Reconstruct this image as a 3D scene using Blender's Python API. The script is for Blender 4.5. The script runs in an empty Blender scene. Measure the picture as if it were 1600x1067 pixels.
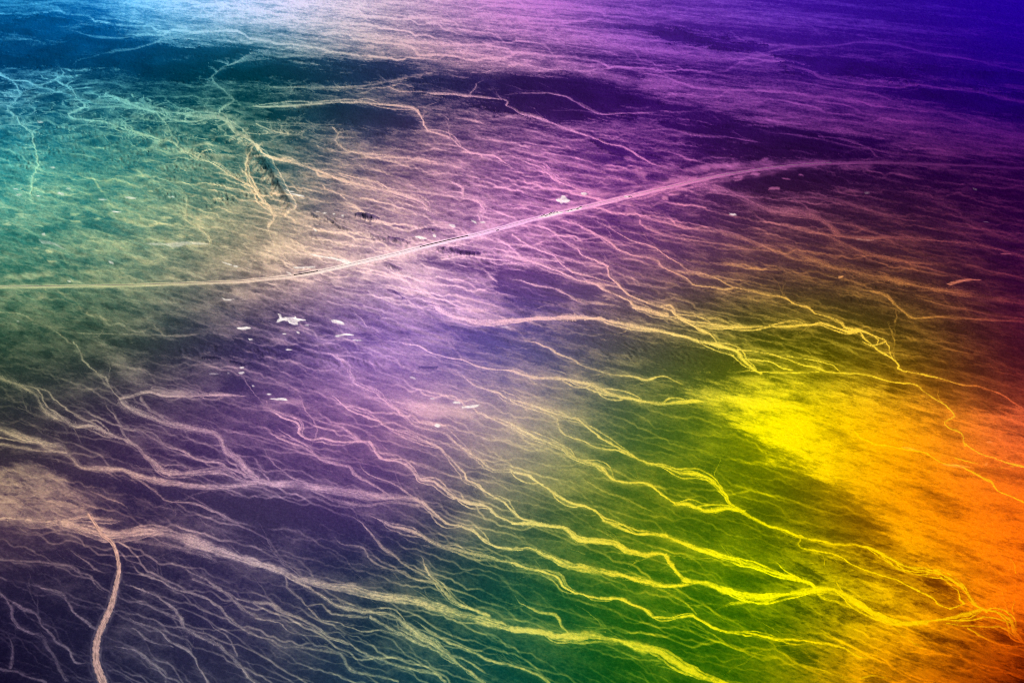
import bpy, bmesh, math, random
import numpy as np

# ------------------------------------------------------------------ camera, sky, sun, exposure
scene = bpy.context.scene
ALT, PITCH, HFOV = 3000.0, math.radians(24.0), math.radians(43.8)
FPX = 800.0 / math.tan(HFOV / 2)                 # focal length in photo pixels (1600 wide)
cam = bpy.data.cameras.new('camera'); cam.angle = HFOV
cam.clip_start = 5.0; cam.clip_end = 900000.0
cam_ob = bpy.data.objects.new('camera', cam); scene.collection.objects.link(cam_ob)
cam_ob.location = (0, 0, ALT); cam_ob.rotation_euler = (math.radians(90) - PITCH, 0, 0)
scene.camera = cam_ob

SUN_EL, SUN_AZ = math.radians(40.0), math.radians(52.0)   # azimuth clockwise from +Y: far side, to the right
world = bpy.data.worlds.new('World'); scene.world = world; world.use_nodes = True
wn = world.node_tree; wn.nodes.clear()
sky = wn.nodes.new('ShaderNodeTexSky'); sky.sky_type = 'NISHITA'; sky.sun_disc = False
sky.sun_elevation = SUN_EL; sky.sun_rotation = SUN_AZ; sky.altitude = 1200
bg = wn.nodes.new('ShaderNodeBackground'); bg.inputs['Strength'].default_value = 0.06
wo = wn.nodes.new('ShaderNodeOutputWorld')
wn.links.new(sky.outputs[0], bg.inputs[0]); wn.links.new(bg.outputs[0], wo.inputs[0])
sl = bpy.data.lights.new('sun', 'SUN'); sl.energy = 4.8; sl.angle = math.radians(0.53); sl.color = (1.0, 0.965, 0.92)
so = bpy.data.objects.new('sun', sl); scene.collection.objects.link(so)
so.rotation_euler = (math.radians(90) - SUN_EL, 0, math.pi - SUN_AZ)
so.location = (0, 0, 5000)
vs = scene.view_settings
vs.view_transform = 'Standard'; vs.look = 'None'; vs.exposure = 0.12; vs.gamma = 1.0; vs.use_curve_mapping = False
scene.cycles.use_denoising = False
scene.cycles.max_bounces = 3
scene.cycles.filter_width = 1.0

C = scene.collection
f32 = np.float32
rng = np.random.default_rng(11)
random.seed(5)

# ------------------------------------------------------------------ ground sheet: a fan of quads, finer near, coarser far
HORIZON = 533.5 - FPX * math.tan(PITCH)
STEP = 1.3
cx = np.arange(-64, 1664.1, STEP)
ext = np.cumsum(3.0 * 1.34 ** np.arange(1, 26))
PX = np.concatenate([(cx[0] - ext)[::-1], cx, cx[-1] + ext])
cy = np.arange(-22, 1094.1, STEP)
up_ = HORIZON + (cy[0] - HORIZON) * (20.0 / (cy[0] - HORIZON)) ** (np.arange(1, 41) / 40.0)
dn_ = 1094 + np.cumsum(2.2 * 1.28 ** np.arange(1, 25)); dn_ = dn_[dn_ < 4600]
PY = np.concatenate([up_[::-1], cy, dn_])
NR, NC = len(PY), len(PX)

def plane_xy(px, py):
    """photo direction -> point on the plain (z = 0)"""
    a = (np.asarray(px, float) - 800.0) / FPX; b = (533.5 - np.asarray(py, float)) / FPX
    t = ALT / (math.sin(PITCH) - b * math.cos(PITCH))
    return t * a, t * (math.cos(PITCH) + b * math.sin(PITCH))
GX, GY = np.meshgrid(PX, PY)
WX, WY = plane_xy(GX, GY)
GX = GX.astype(f32); GY = GY.astype(f32)
X32, Y32 = WX.astype(f32), WY.astype(f32)
ROWM = (ALT / (math.sin(PITCH) - (533.5 - PY) / FPX * math.cos(PITCH)) / FPX)       # metres per photo pixel across, per row
ROWD = np.abs(np.gradient(WY[:, 0]) / np.gradient(PY))                              # metres per photo pixel in depth
RM = ROWM[:, None].astype(f32); RD = ROWD[:, None].astype(f32)

_p = rng.permutation(1024).astype(np.int32)
_ang = rng.random(1024) * 2 * math.pi
_gx, _gy = np.cos(_ang).astype(f32), np.sin(_ang).astype(f32)
def perlin_(x, y, seed=0):
    x = x.astype(f32); y = y.astype(f32)
    fx = np.floor(x); fy = np.floor(y)
    xi = (fx.astype(np.int32) + seed * 131) & 1023; yi = fy.astype(np.int32) & 1023
    x = x - fx; y = y - fy
    u = x * x * x * (x * (x * 6 - 15) + 10); v = y * y * y * (y * (y * 6 - 15) + 10)
    pa = _p[xi]; pb = _p[(xi + 1) & 1023]; y1 = (yi + 1) & 1023
    h = _p[(pa + yi) & 1023]; n00 = _gx[h] * x + _gy[h] * y
    h = _p[(pb + yi) & 1023]; n10 = _gx[h] * (x - 1) + _gy[h] * y
    h = _p[(pa + y1) & 1023]; n01 = _gx[h] * x + _gy[h] * (y - 1)
    h = _p[(pb + y1) & 1023]; n11 = _gx[h] * (x - 1) + _gy[h] * (y - 1)
    a = n00 + u * (n10 - n00); b = n01 + u * (n11 - n01)
    return (a + v * (b - a)) * 1.5
from concurrent.futures import ThreadPoolExecutor
_pool = ThreadPoolExecutor(4)
def perlin(x, y, seed=0):
    x, y = np.broadcast_arrays(x, y)
    if x.size < 120000: return perlin_(x, y, seed)
    ch = np.linspace(0, x.shape[0], 9).astype(int)
    return np.concatenate(list(_pool.map(lambda k: perlin_(x[ch[k]:ch[k + 1]], y[ch[k]:ch[k + 1]], seed), range(8))))
def fbm(x, y, lam, octs, seed=0, gain=0.5):
    s = np.zeros(x.shape, f32); amp = 1.0; tot = 0.0
    for o in range(octs):
        s += amp * perlin(x / lam, y / lam, seed + o * 7); tot += amp; amp *= gain; lam *= 0.5
    return s / tot
def sstep(a, b, x):
    t = np.clip((x - a) / (b - a), 0, 1); return t * t * (3 - 2 * t)

# ------------------------------------------------------------------ dark gravel and light sand, the aircraft window's rainbow tint painted in by region
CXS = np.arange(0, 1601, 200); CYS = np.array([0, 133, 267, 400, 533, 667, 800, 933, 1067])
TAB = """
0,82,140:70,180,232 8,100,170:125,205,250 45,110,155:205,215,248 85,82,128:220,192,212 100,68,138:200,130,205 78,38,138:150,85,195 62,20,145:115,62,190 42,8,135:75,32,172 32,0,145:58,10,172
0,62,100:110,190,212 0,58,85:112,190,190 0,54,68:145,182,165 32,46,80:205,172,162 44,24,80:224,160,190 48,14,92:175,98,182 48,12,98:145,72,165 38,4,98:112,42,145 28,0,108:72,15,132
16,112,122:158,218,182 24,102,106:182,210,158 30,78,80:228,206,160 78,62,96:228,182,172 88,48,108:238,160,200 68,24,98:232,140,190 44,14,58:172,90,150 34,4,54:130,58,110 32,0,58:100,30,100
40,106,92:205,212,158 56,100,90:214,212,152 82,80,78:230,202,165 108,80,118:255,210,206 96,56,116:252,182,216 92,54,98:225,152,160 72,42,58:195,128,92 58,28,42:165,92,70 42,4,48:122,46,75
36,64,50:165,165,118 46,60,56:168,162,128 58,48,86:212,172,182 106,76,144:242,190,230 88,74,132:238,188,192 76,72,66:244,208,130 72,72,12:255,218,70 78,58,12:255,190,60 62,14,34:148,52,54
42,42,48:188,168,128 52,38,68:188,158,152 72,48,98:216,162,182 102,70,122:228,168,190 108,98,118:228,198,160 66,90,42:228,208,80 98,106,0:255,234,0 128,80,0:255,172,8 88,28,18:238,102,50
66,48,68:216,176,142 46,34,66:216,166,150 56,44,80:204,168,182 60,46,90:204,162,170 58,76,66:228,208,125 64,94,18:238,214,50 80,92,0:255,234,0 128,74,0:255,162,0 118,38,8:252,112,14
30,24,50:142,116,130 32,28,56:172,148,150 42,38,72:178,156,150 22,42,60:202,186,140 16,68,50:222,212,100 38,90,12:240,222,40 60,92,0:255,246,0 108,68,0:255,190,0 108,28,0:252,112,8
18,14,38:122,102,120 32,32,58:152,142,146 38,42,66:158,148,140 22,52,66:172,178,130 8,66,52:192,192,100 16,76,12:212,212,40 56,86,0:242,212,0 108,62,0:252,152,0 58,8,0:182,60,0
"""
tab = np.array([[[[float(v) for v in half.split(',')] for half in cell.split(':')] for cell in row.split()] for row in TAB.strip().split('\n')])  # middle cells are paler to paint in the lilac glow
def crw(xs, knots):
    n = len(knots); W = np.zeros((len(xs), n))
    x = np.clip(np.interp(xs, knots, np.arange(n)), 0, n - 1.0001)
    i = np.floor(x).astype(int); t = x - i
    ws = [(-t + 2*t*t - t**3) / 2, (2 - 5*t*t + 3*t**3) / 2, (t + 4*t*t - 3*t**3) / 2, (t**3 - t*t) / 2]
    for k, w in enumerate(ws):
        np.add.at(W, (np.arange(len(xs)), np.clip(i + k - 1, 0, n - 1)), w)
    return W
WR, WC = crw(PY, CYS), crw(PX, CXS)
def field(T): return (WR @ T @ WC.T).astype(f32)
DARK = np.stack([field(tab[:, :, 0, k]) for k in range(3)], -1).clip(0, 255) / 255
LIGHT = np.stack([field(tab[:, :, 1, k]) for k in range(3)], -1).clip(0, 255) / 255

# ------------------------------------------------------------------ traced washes: label | width px | strength | points (photo pixels, run with the flow)
WASH = """
teal branching wash with a sharp bend below the dark blue upland|3.5|.75|88,100 92,106 101,115 98,120 86,125 100,133 113,143 118,152 124,160 134,165
pale looping wash below the lens of dark gravel in the teal corner|4.5|.7|134,165 128,172 107,180 108,184 120,187 145,190 165,192 180,198 205,206 230,213 255,220 270,225 285,235 300,243 320,252 340,262 360,275 390,290 402,296
broad braided pale wash running down to the eroded ridge|7|.85|150,147 175,152 190,158 205,165 225,172 245,176 275,178 305,182 335,184 352,188 360,197 368,207 388,217 398,226 402,238
pale wash hugging the foot of the eroded ridge|6|.85|398,228 391,240 384,255 386,270 391,285 402,299 405,308 413,318 425,327 431,337 427,346 420,353
wide pale wash from the eroded ridge down to the road|9|.45|420,353 423,370 432,385 445,402 455,417 464,430
|3|.55|398,82 385,88 370,97 352,105 340,113 332,122 333,128 345,138 355,148 366,157 355,165 345,173 342,182
pale wash down the far left edge of the teal plain|4|.65|0,118 18,127 27,137 30,147 26,157 14,169 12,176 26,183 28,191 40,200 51,210 53,222 57,238 59,262 52,282 50,305 54,325
|3|.45|12,172 30,162 50,155 80,148 110,145
|3.5|.55|135,168 160,169 200,168 215,171 235,175 248,185 260,194 263,204 269,213 258,221
|3|.6|0,115 20,127 45,130 62,135 80,128 95,123
|4|.45|45,130 70,140 95,146 122,152
|4|.4|118,152 150,160 185,160 215,166 240,172
|2.5|.5|320,168 325,158 322,150 330,146
|2.5|.6|325,175 318,165 310,160
|3|.4|100,45 120,50 140,58 180,60 220,58 245,56
|4|.4|150,87 180,81 210,78 240,68 265,58 300,53 340,42 400,31
|4|.4|0,9 50,8 100,2 140,0
|4|.4|200,55 260,50 330,38 400,32 470,28 560,22
|5|.35|330,5 380,12 470,25 560,45
yellowish wash curving round the dark teal upland into the violet plain|4.5|.8|380,168 440,166 480,163 510,161 540,160 570,160 600,164 625,166 645,169 655,177 660,187 663,197 668,204 690,211 705,217 715,226 730,236 750,241 770,243 785,251 795,259 806,267
pink wash running from the violet upland to the desert settlement|5|.7|800,246 825,255 848,264 862,277 880,287 905,296 925,301 948,306
thin pink wash under the crest of the dark violet upland|3.5|.6|770,135 775,145 780,154 793,160 793,166 800,170 812,178 835,183 858,190 880,200 900,207 925,216 950,225 975,231 995,243 1003,248 1020,256 1050,266
|4|.5|800,225 812,235 838,243 875,253 905,258 930,266 960,275
|3|.45|400,137 460,137 520,136 570,133 610,128 640,122 668,117
|3|.5|610,136 625,143 660,145 700,147 735,150 765,154 783,157
|2.5|.45|757,122 750,130 740,140 736,148
thin mauve wash slanting across the darkest violet upland|3|.5|800,148 840,147 878,149 895,157 910,166 937,178 970,178 1030,175
|3|.4|985,207 1040,203 1090,213 1150,218 1200,226
|3|.4|400,190 460,193 540,196
|4|.7|400,194 420,202 440,207 470,212
|3|.6|520,200 528,208 523,220 530,228 545,236
|5|.6|545,236 580,240 620,245 660,252 720,258
long pale wash parallel to and above the road, ending at the salt flats|6|.75|398,226 410,241 430,247 455,253 480,260 500,267 520,275 545,284 580,292 605,297 630,303 650,311 665,320 676,330 690,342
|3.5|.7|530,270 560,278 590,284 605,293 640,297 690,303 735,310 750,317 756,325
|5|.7|745,312 757,322 748,336 752,347 770,357
|3|.6|680,272 700,282 722,292 724,305
|3|.5|735,270 738,283 748,295 765,307 785,317 800,325
|3|.5|445,272 455,285 465,297 485,303 492,312
|3|.5|480,275 496,282 510,295 530,303 545,314 560,325
|3|.5|600,305 612,318 625,335 640,345
pale streak in the lit sand at the top centre|13|.4|540,45 600,62 650,82 690,97 740,102 800,106 900,108
|9|.4|900,108 980,125 1060,133 1120,142 1200,155
|6|.35|860,62 940,75 1000,82 1080,92 1160,98
|4|.35|800,20 900,30 1000,35 1100,28
thin violet wash arching over the dark hills in the blue corner|3.5|.5|1180,86 1240,75 1300,73 1340,67 1390,69 1450,83 1500,90 1545,100 1600,113
thin violet wash below the dark hills in the blue corner|3.5|.5|1200,97 1260,110 1290,123 1350,132 1400,137 1430,133 1480,139 1530,145 1560,152 1600,160
|3|.45|1200,123 1250,130 1300,138 1370,148 1400,160 1450,172 1500,178 1545,187 1575,198
|6|.45|1300,150 1400,163 1480,178 1530,195 1600,216
|3|.45|1280,215 1320,220 1355,232 1365,243 1385,250
|3|.35|1200,205 1260,215 1330,230 1400,240 1500,250
pale wash draining south to the bend of the green track|7|.5|280,268 276,282 280,295 288,308 291,322 288,336 294,347 310,356 324,368 328,380
|4|.35|50,305 90,300 130,310
|5|.35|230,383 270,382 300,384 340,386
|3|.4|0,487 30,490 60,503 80,512 95,525 115,538
winding olive wash dropping to the cream bank|4|.65|115,534 122,545 125,555 130,563 140,572 150,583 165,590 172,605 178,615 190,622
|3|.35|50,505 120,520 190,522 260,524 330,522
|3|.4|220,490 240,508 255,522
|3|.4|160,495 165,510 155,525
olive braided wash entering at the left edge below the road|6|.6|0,590 25,598 40,606 55,615 60,625 65,637 80,648 100,657 120,666 150,668 165,675 185,682 205,692
|3|.5|25,598 50,605 75,612 85,625 105,640 130,656 160,668
wide mauve wash joining the long pale streak on the dark plain|7|.55|200,688 215,700 225,712 240,722 255,735 290,737 345,738 370,748 390,755 400,756
wide sandy wash falling in steps from the cream bank|8|.55|190,627 205,640 230,650 255,658 275,665 300,671 330,675 345,687 355,705 375,720 385,735 400,747
|4|.5|220,622 230,637 250,650 275,664
cream bank along the edge of the dark plain|5|.75|187,622 220,615 235,613 260,618 290,621 312,619 350,618 393,621
|12|.4|240,608 265,612 290,616 310,617
cream wash at the left edge turning into a long pale streak|9|.55|0,671 30,682 60,690 80,697 100,700 108,710 118,722 130,729 155,733 190,735 210,742 240,748 280,756 320,761 345,761 372,757 400,754
|4|.6|0,695 30,698 60,702 90,705 105,708
|3|.5|0,685 40,690 75,695
long violet wash feeding the green channels|9|.6|400,752 430,755 470,757 510,762 550,768 590,774 620,776 650,778
|5|.4|480,760 520,780 570,788 620,784 660,790
cream wash swinging from the violet plain into the green plain|6|.75|645,777 665,788 680,801 690,810 710,820 738,828 750,840 770,852 800,858
yellow wash joining the widest river bed from the left|8|.7|800,858 826,856 850,868 880,882 910,888 940,895 975,902 1000,909 1030,916 1050,915 1075,912
|3|.45|160,620 170,640 182,655 192,667 195,680 205,692
|3.5|.5|195,668 230,673 245,682 260,697 290,705 305,717 340,722 360,732 375,738 398,747
|3|.35|110,660 120,680 130,700
|3|.45|205,745 230,757 250,772 265,783 300,787 340,800 365,813 400,822
|3|.35|130,760 160,775 185,785 205,800
pink winding wash with a hairpin among the violet fans|5|.7|415,627 420,640 435,648 455,655 466,663 467,675 475,683 490,685 505,683 530,688 560,688 575,690 585,700
long winding wash turning from pink to cream down the centre|6|.8|575,690 585,700 595,712 610,718 630,723 645,735 655,747 680,752 695,765 710,775 735,785 755,790 770,800 785,810 800,816
golden wash that grows into the widest river bed|8|.9|800,817 830,820 860,822 880,825 895,835 905,843 930,847 960,852 985,862 1010,867 1030,867 1045,878 1060,892 1072,905
yellow trunk of the widest river bed, wavy and bare|13|1|1072,905 1090,912 1110,917 1130,925 1160,932 1190,936 1220,932 1250,928 1280,925
violet wash crossing the fans into the lit sand|6|.6|490,545 520,555 543,567 550,585 555,597 585,612 612,634 630,649 650,664 687,674 712,692 732,704 750,717 767,732 797,735
cream wash with bare yellow sand in its lower run|6|.8|797,735 825,745 850,760 870,772 890,785 915,793 930,801 945,815 965,825 990,833 1015,835 1040,840
broad lemon yellow wash just above the widest river bed|8|.95|1040,840 1060,850 1090,858 1120,867 1150,877 1180,887 1200,892 1225,900 1250,908 1265,915 1280,925
thin wash snaking down the middle of the violet fans|5|.7|510,609 525,622 550,642 575,652 595,657 615,672 640,679 675,692 700,714 722,734 728,747 750,759 775,779 797,793 815,808 840,819
|3.5|.55|490,685 495,672 490,655 480,640 465,615
|4|.5|490,652 510,660 535,666 560,682
|3|.4|590,534 620,550 650,560 655,575
violet ribbon wash crossing below the dark indigo patch|4|.75|610,534 655,540 670,548 700,557 725,562 740,570 770,576 800,579
bright curved wash ending in the yellow sand flat|7|.85|800,579 830,586 850,590 885,592 910,598 935,605 955,615 975,622 1000,627 1030,632 1060,630 1090,627 1115,632
long wash dropping from violet into olive plain|5|.7|715,575 740,600 775,610 790,620 820,628 850,640 880,648 905,655 920,670 940,685 960,698 985,710 1010,722
golden wash with a kink on the olive plain|5.5|.85|1010,722 1040,732 1065,740 1095,743 1110,750 1120,760 1135,775 1140,785 1155,795 1168,803 1182,814 1200,823
golden wash running through brown plain to the eastern braids|5.5|.85|1200,823 1225,828 1245,837 1265,845 1300,850 1340,851 1370,863 1400,880 1430,888 1460,897 1490,912 1508,925 1520,940 1540,955
|3.5|.65|800,625 820,635 850,645 868,653 875,668 890,682 910,688 930,698 965,705 985,712 1010,720
yellow wash crossing the olive slope and meeting a kinked one|5.5|.75|750,639 765,650 800,662 830,678 855,690 885,705 910,718 935,730 955,745 985,755 1010,757 1030,772 1055,788
|7|.8|1055,788 1080,790 1100,797 1120,799 1140,795 1165,800
|4|.4|900,740 920,755 950,770 985,785 1010,795 1030,805
|3|.45|400,693 412,700 416,712 430,725 440,735 460,748 480,753 505,758
|3|.45|400,720 405,735 420,750
violet twin wash above the long pale streak|4|.55|410,668 440,685 460,693 480,702 500,715 520,722 545,730 550,740 565,748 585,757 600,770 615,777
|3|.5|430,665 455,682 485,700 492,712 510,720
|3|.5|565,718 563,732 585,745 610,752 630,768 648,777
|12|.5|615,625 640,637 665,648 680,660
|5|.6|620,625 650,632 685,640 718,637
cream streak across the lower left plain at the start of the track|6|.6|0,810 40,811 80,812 110,808 140,806 165,813 200,815
very wide sandy wash sweeping away from the track|17|.62|100,815 140,828 170,835 200,832 240,830 270,834 300,844 340,857 370,868 400,880
very wide streaky wash through the middle of the lower plain|17|.66|400,880 440,892 470,903 500,912 520,917 550,920 580,927 620,936 660,943 700,954 730,963 760,970 800,983
wide green-gold wash running out at the bottom edge|13|.85|800,983 840,990 870,995 900,993 925,990 950,998 975,1005 1000,1012 1030,1022 1055,1037 1080,1050 1110,1062 1140,1075
|8|.35|180,835 220,845 260,852 310,862 350,880
|7|.4|880,998 905,1003 940,1002 970,1006
grey-green braided wash branching under the streaky one|6|.6|440,895 470,912 500,930 530,947 570,957 610,960 630,975 650,992 680,1010 700,1022 715,1040 740,1055 760,1068
|4|.55|580,965 620,985 650,1003 690,1020 712,1038
|4|.55|640,965 655,975 670,988 700,1005 740,1020 770,1033 800,1040 830,1052 855,1066
|4|.5|650,1003 690,1018 730,1033 775,1060
short steep wash falling into the streaky wash|5|.65|650,865 661,872 662,882 670,895 680,910 690,922 705,937 720,945 745,955 765,963
|3.5|.5|545,800 560,812 580,835 600,855 620,867 635,885 658,895 675,908
|3|.4|520,836 535,850 565,857 575,870 600,885 630,893 650,905 675,912
thin wash that turns golden across the green plain|5|.6|570,800 600,815 620,825 650,832 680,845 700,855 740,865 770,873 800,880
|5|.75|800,880 830,890 870,903 885,917 905,927 930,935 960,937 980,940 1005,952 1020,964
golden ribbon wash curving above the bottom edge|4.5|.75|1020,964 1050,965 1070,963 1085,963 1100,972 1125,985 1150,985 1175,990 1200,997 1260,1003 1310,1012 1330,1022 1350,1028 1370,1022
|4|.5|800,930 820,945 850,960 865,965 875,980 888,992
grey wash with many bends near the bottom edge|4.5|.5|400,940 425,945 435,955 465,965 490,975 505,990 520,1000 545,1010 560,1020 590,1030 620,1042 650,1047 680,1052 695,1065
|3|.45|400,965 440,975 460,990 500,997 540,1010
|4|.45|400,993 420,1000 440,1012 465,1013 500,1020 530,1030 545,1045 580,1055 620,1067
|4|.45|445,900 450,920 470,940 480,947 500,943 515,955 540,962 575,965
|3|.45|480,950 505,967 530,972 565,987 600,985 630,993
dim wash in the dark lower left corner|5|.42|0,925 15,945 20,960 30,975 45,987 65,993 75,1005 85,1025 92,1045 105,1062
|4|.42|20,940 40,950 62,962 70,980 80,992 95,1005 110,1015 118,1030 147,1035
|3.5|.4|35,905 70,920 100,930 110,942 117,960 130,972 150,982
|3|.32|0,873 50,875 105,882 115,892 140,900 155,917 175,930
|3|.35|100,850 130,875 150,890 175,898
|4|.35|0,1045 30,1055 70,1067
|4|.35|10,980 16,1000 20,1025 15,1045
|3|.3|150,955 160,980 158,1000
mauve wash starting just past the bend of the peach track|4|.45|200,870 213,888 222,898 250,904 270,918 290,926 320,937 345,950 370,972 385,985 400,993
mauve wash leaving the lower track towards the bottom edge|5|.5|188,908 225,920 245,930 260,942 275,952 283,967 285,980 300,990 330,1003 350,1015 370,1035 390,1055 402,1068
|3.5|.42|188,937 220,940 245,950 280,965
|4|.45|188,955 210,968 235,977 255,990 270,1005 290,1017 303,1030 310,1045 330,1067
|3|.38|182,980 210,982 235,1000 270,1013
|5|.4|170,1010 210,1015 235,1035 255,1050 257,1068
|4|.42|275,880 300,895 320,905 340,920 370,935 400,939
|3|.38|320,960 335,980 355,995 370,1025
|4|.4|300,905 325,915 345,925 375,945 400,962
thin braided wash twisting out of the settlement fans|4|.75|845,360 868,370 885,380 903,390 912,400 930,408 950,418 953,432 965,445 975,455 990,465 1010,474
gold-edged wash running along the olive plain above the yellow sand|5|.9|1010,474 1030,480 1050,486 1060,495 1080,502 1100,505 1130,510 1160,511 1200,512 1230,510 1250,508 1270,508 1285,505 1300,510 1325,518 1345,516 1365,525 1378,531
pink braided wash fanning from the road towards the olive plain|5|.75|800,400 835,410 860,420 885,430 910,440 930,445 955,458 980,470 995,480 1020,487 1045,492
|5|.75|990,482 1020,489 1050,496 1070,501 1090,515 1110,522 1120,533
|3.5|.65|800,367 830,385 865,400 875,412 895,425 920,432 940,438 960,444
|3.5|.6|800,412 835,412 858,418
|3|.5|820,370 860,395 900,408 950,415
|3.5|.6|1030,480 1045,478 1055,486
broad cream wash entering the yellow sand from the violet plain|8|.9|680,480 710,495 750,503 800,500 840,497 870,497 900,496 935,497 950,502 975,508 1000,512 1030,517 1060,525 1090,533
gold wash splitting into threads at the yellow sand|7|.9|1090,533 1115,538 1140,545 1152,551 1160,562 1172,573 1190,583
fan of pale sand strands below the road|9|.5|605,412 625,430 650,447 668,462 680,480
|5|.45|640,430 665,445 690,460 720,475 760,492
thin golden wash falling to the knot of braids in the east|4|.75|1147,451 1180,458 1200,461 1225,465 1240,475 1265,480 1275,490 1295,497 1315,505 1320,512 1345,517
knot of golden braids on the brown plain|3.5|.9|1345,518 1350,530 1362,540 1380,552 1395,560 1405,572 1403,576 1415,582
|3|.85|1366,526 1372,538 1362,542
|3|.85|1378,530 1390,540 1393,553 1400,566
|3|.8|1345,535 1358,541 1372,538 1384,533
orange wash leaving the knot of braids for the right edge|3.5|.7|1410,580 1440,585 1470,590 1500,600 1530,605 1560,615 1580,627 1600,637
threadlike gold wash looping round the brown plain|3.5|.85|1152,547 1200,552 1220,558 1250,568 1280,575 1295,580 1320,582 1350,585 1380,593 1400,598 1430,602 1450,615 1475,630 1490,645 1495,650 1475,657 1480,668 1500,677 1505,688 1508,698
|3|.75|1505,692 1530,708 1560,718 1600,728
|2.5|.75|1230,555 1270,563 1300,572 1315,580
|3|.75|1160,562 1200,565 1225,578 1240,580
|3|.7|1170,578 1200,582 1240,584 1280,580
thin orange wash at the edge of the orange sand|3.5|.75|1320,660 1360,690 1400,698 1440,705 1475,725 1500,728 1530,742 1550,752 1560,765 1600,785
|3|.7|1470,710 1500,718 1540,726
violet wash winding under the road towards the olive plain|3.5|.65|920,340 945,352 975,370 1000,380 1025,388 1045,402 1065,415 1075,422 1105,430 1140,447 1150,452
violet wash with a step, second one under the road|4|.65|890,345 925,363 955,380 965,390 990,400 1020,405 1035,418 1055,427 1075,437 1082,446 1110,448 1130,453 1147,451
|3|.45|880,345 910,355 940,375 965,392
|4|.5|1000,345 1010,357 1050,370 1100,378 1150,385 1200,392
|4|.5|1000,338 1050,350 1100,360 1130,360 1160,370 1190,383 1210,392
broad mauve wash leaving the road at its eastern narrows|10|.45|1085,290 1130,297 1170,312 1205,327 1250,331 1280,339 1300,355 1312,366
|5|.5|1312,366 1330,370 1370,371 1420,370 1470,377 1520,380 1560,390 1600,400
|6|.45|1200,345 1240,355 1290,367 1310,378 1340,391 1370,400 1430,410 1480,412
broad brown wash slanting across the eastern plain|7|.5|1200,375 1230,386 1270,405 1300,417 1340,427 1380,435 1420,445 1460,452 1500,458 1540,465 1600,475
|5|.4|1130,365 1180,380 1230,400 1280,413
brown wash joining the olive plain at the right edge|4|.5|1330,450 1380,460 1405,482 1425,497 1470,496 1530,499 1600,503
|3|.4|1420,463 1470,475 1540,490 1600,500
|4|.35|1200,310 1250,308 1300,310 1350,325 1400,340 1450,345
|8|.3|1440,310 1490,325 1515,345 1560,368 1600,376
|3|.4|1220,335 1280,343 1330,352 1370,365
thin violet wash alone on the dark plain below the road|3.5|.6|790,436 815,440 840,447 865,450 887,460 895,467 910,473 940,475 975,482
thin wash meandering over the dark indigo plain|3|.6|800,532 835,536 860,545 875,552 895,560 910,572 935,580 955,585 990,588 1010,593 1035,590 1060,600 1078,605
|3|.4|545,485 565,495 570,505 585,515 600,522
|3|.45|690,480 720,492 760,506 800,512
|4|.8|690,405 730,400 780,406 810,413
|3|.4|650,460 690,475 720,470
eastern trunk of the widest river bed through orange sand|13|1|1280,925 1310,928 1340,945 1370,962 1395,972 1425,977 1450,973
bright yellow braids of the river bed at the right edge|6|.95|1450,973 1475,966 1500,960 1520,955 1540,952 1560,957 1575,970 1588,990 1604,1005
|4|.85|1475,967 1510,967 1540,964 1575,972
|4|.85|1480,973 1530,978 1560,980 1577,985 1580,995 1600,1003
|4|.75|1510,980 1530,992 1555,1003 1580,1008 1600,1010
|3.5|.7|1265,915 1230,895 1215,880 1200,872
|3.5|.75|1250,840 1252,858 1290,865 1315,870 1330,880 1360,896 1400,905 1430,922 1455,935 1475,948 1490,950 1508,942
|3|.7|1470,905 1485,920 1495,925 1498,937 1508,942
|4|.6|1280,930 1320,946 1360,952
|5|.45|1200,1042 1250,1040 1290,1050 1330,1062 1370,1055 1400,1062
|4|.45|1370,962 1400,985 1430,1005 1460,1015
|3|.35|1000,905 1020,918 1060,935 1090,960
|2.5|.55|960,318 1010,308 1060,296 1120,283 1180,272
|2.5|.55|560,416 620,404 690,388 760,370 830,350
|3|.6|700,402 760,398 830,404 880,410
|2.5|.5|470,436 540,420 600,406 650,392
|3|.4|1080,970 1110,990 1140,1010 1180,1022 1240,1030
"""
def parse(txt):
    out = []
    for ln in txt.strip().split('\n'):
        lab, w, k, pts = ln.split('|')
        out.append((lab.strip(), float(w), float(k), np.array([[float(v) for v in q.split(',')] for q in pts.split()])))
    return out
def dense(P, step=6.0):
    out = []
    n = len(P)
    for i in range(n - 1):
        p0, p1, p2, p3 = P[max(i - 1, 0)], P[i], P[i + 1], P[min(i + 2, n - 1)]
        m = max(1, int(np.hypot(*(p2 - p1)) / step))
        for j in range(m):
            t = j / m
            out.append(0.5 * (2*p1 + (p2 - p0)*t + (2*p0 - 5*p1 + 4*p2 - p3)*t*t + (3*p1 - p0 - 3*p2 + p3)*t**3))
    out.append(P[-1])
    return np.array(out)

# meander warp, in metres on the ground
mx = 26 * perlin(X32 / 190, Y32 / 190, 3) + 11 * perlin(X32 / 75, Y32 / 75, 4) + 5 * perlin(X32 / 30, Y32 / 30, 5) + 2.5 * perlin(X32 / 13, Y32 / 13, 8)
my = 34 * perlin(X32 / 190, Y32 / 190, 13) + 15 * perlin(X32 / 75, Y32 / 75, 14) + 8 * perlin(X32 / 30, Y32 / 30, 15) + 4 * perlin(X32 / 13, Y32 / 13, 18)
MX = GX + (mx * 0.5 / RM).astype(f32).clip(-8, 8)
MY = GY + (my * 0.5 / RD).astype(f32).clip(-8, 8)
ca, sa = math.cos(math.radians(-36)), math.sin(math.radians(-36))
UA = X32 * ca + Y32 * sa; VA = -X32 * sa + Y32 * ca         # along and across the general slope

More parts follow.
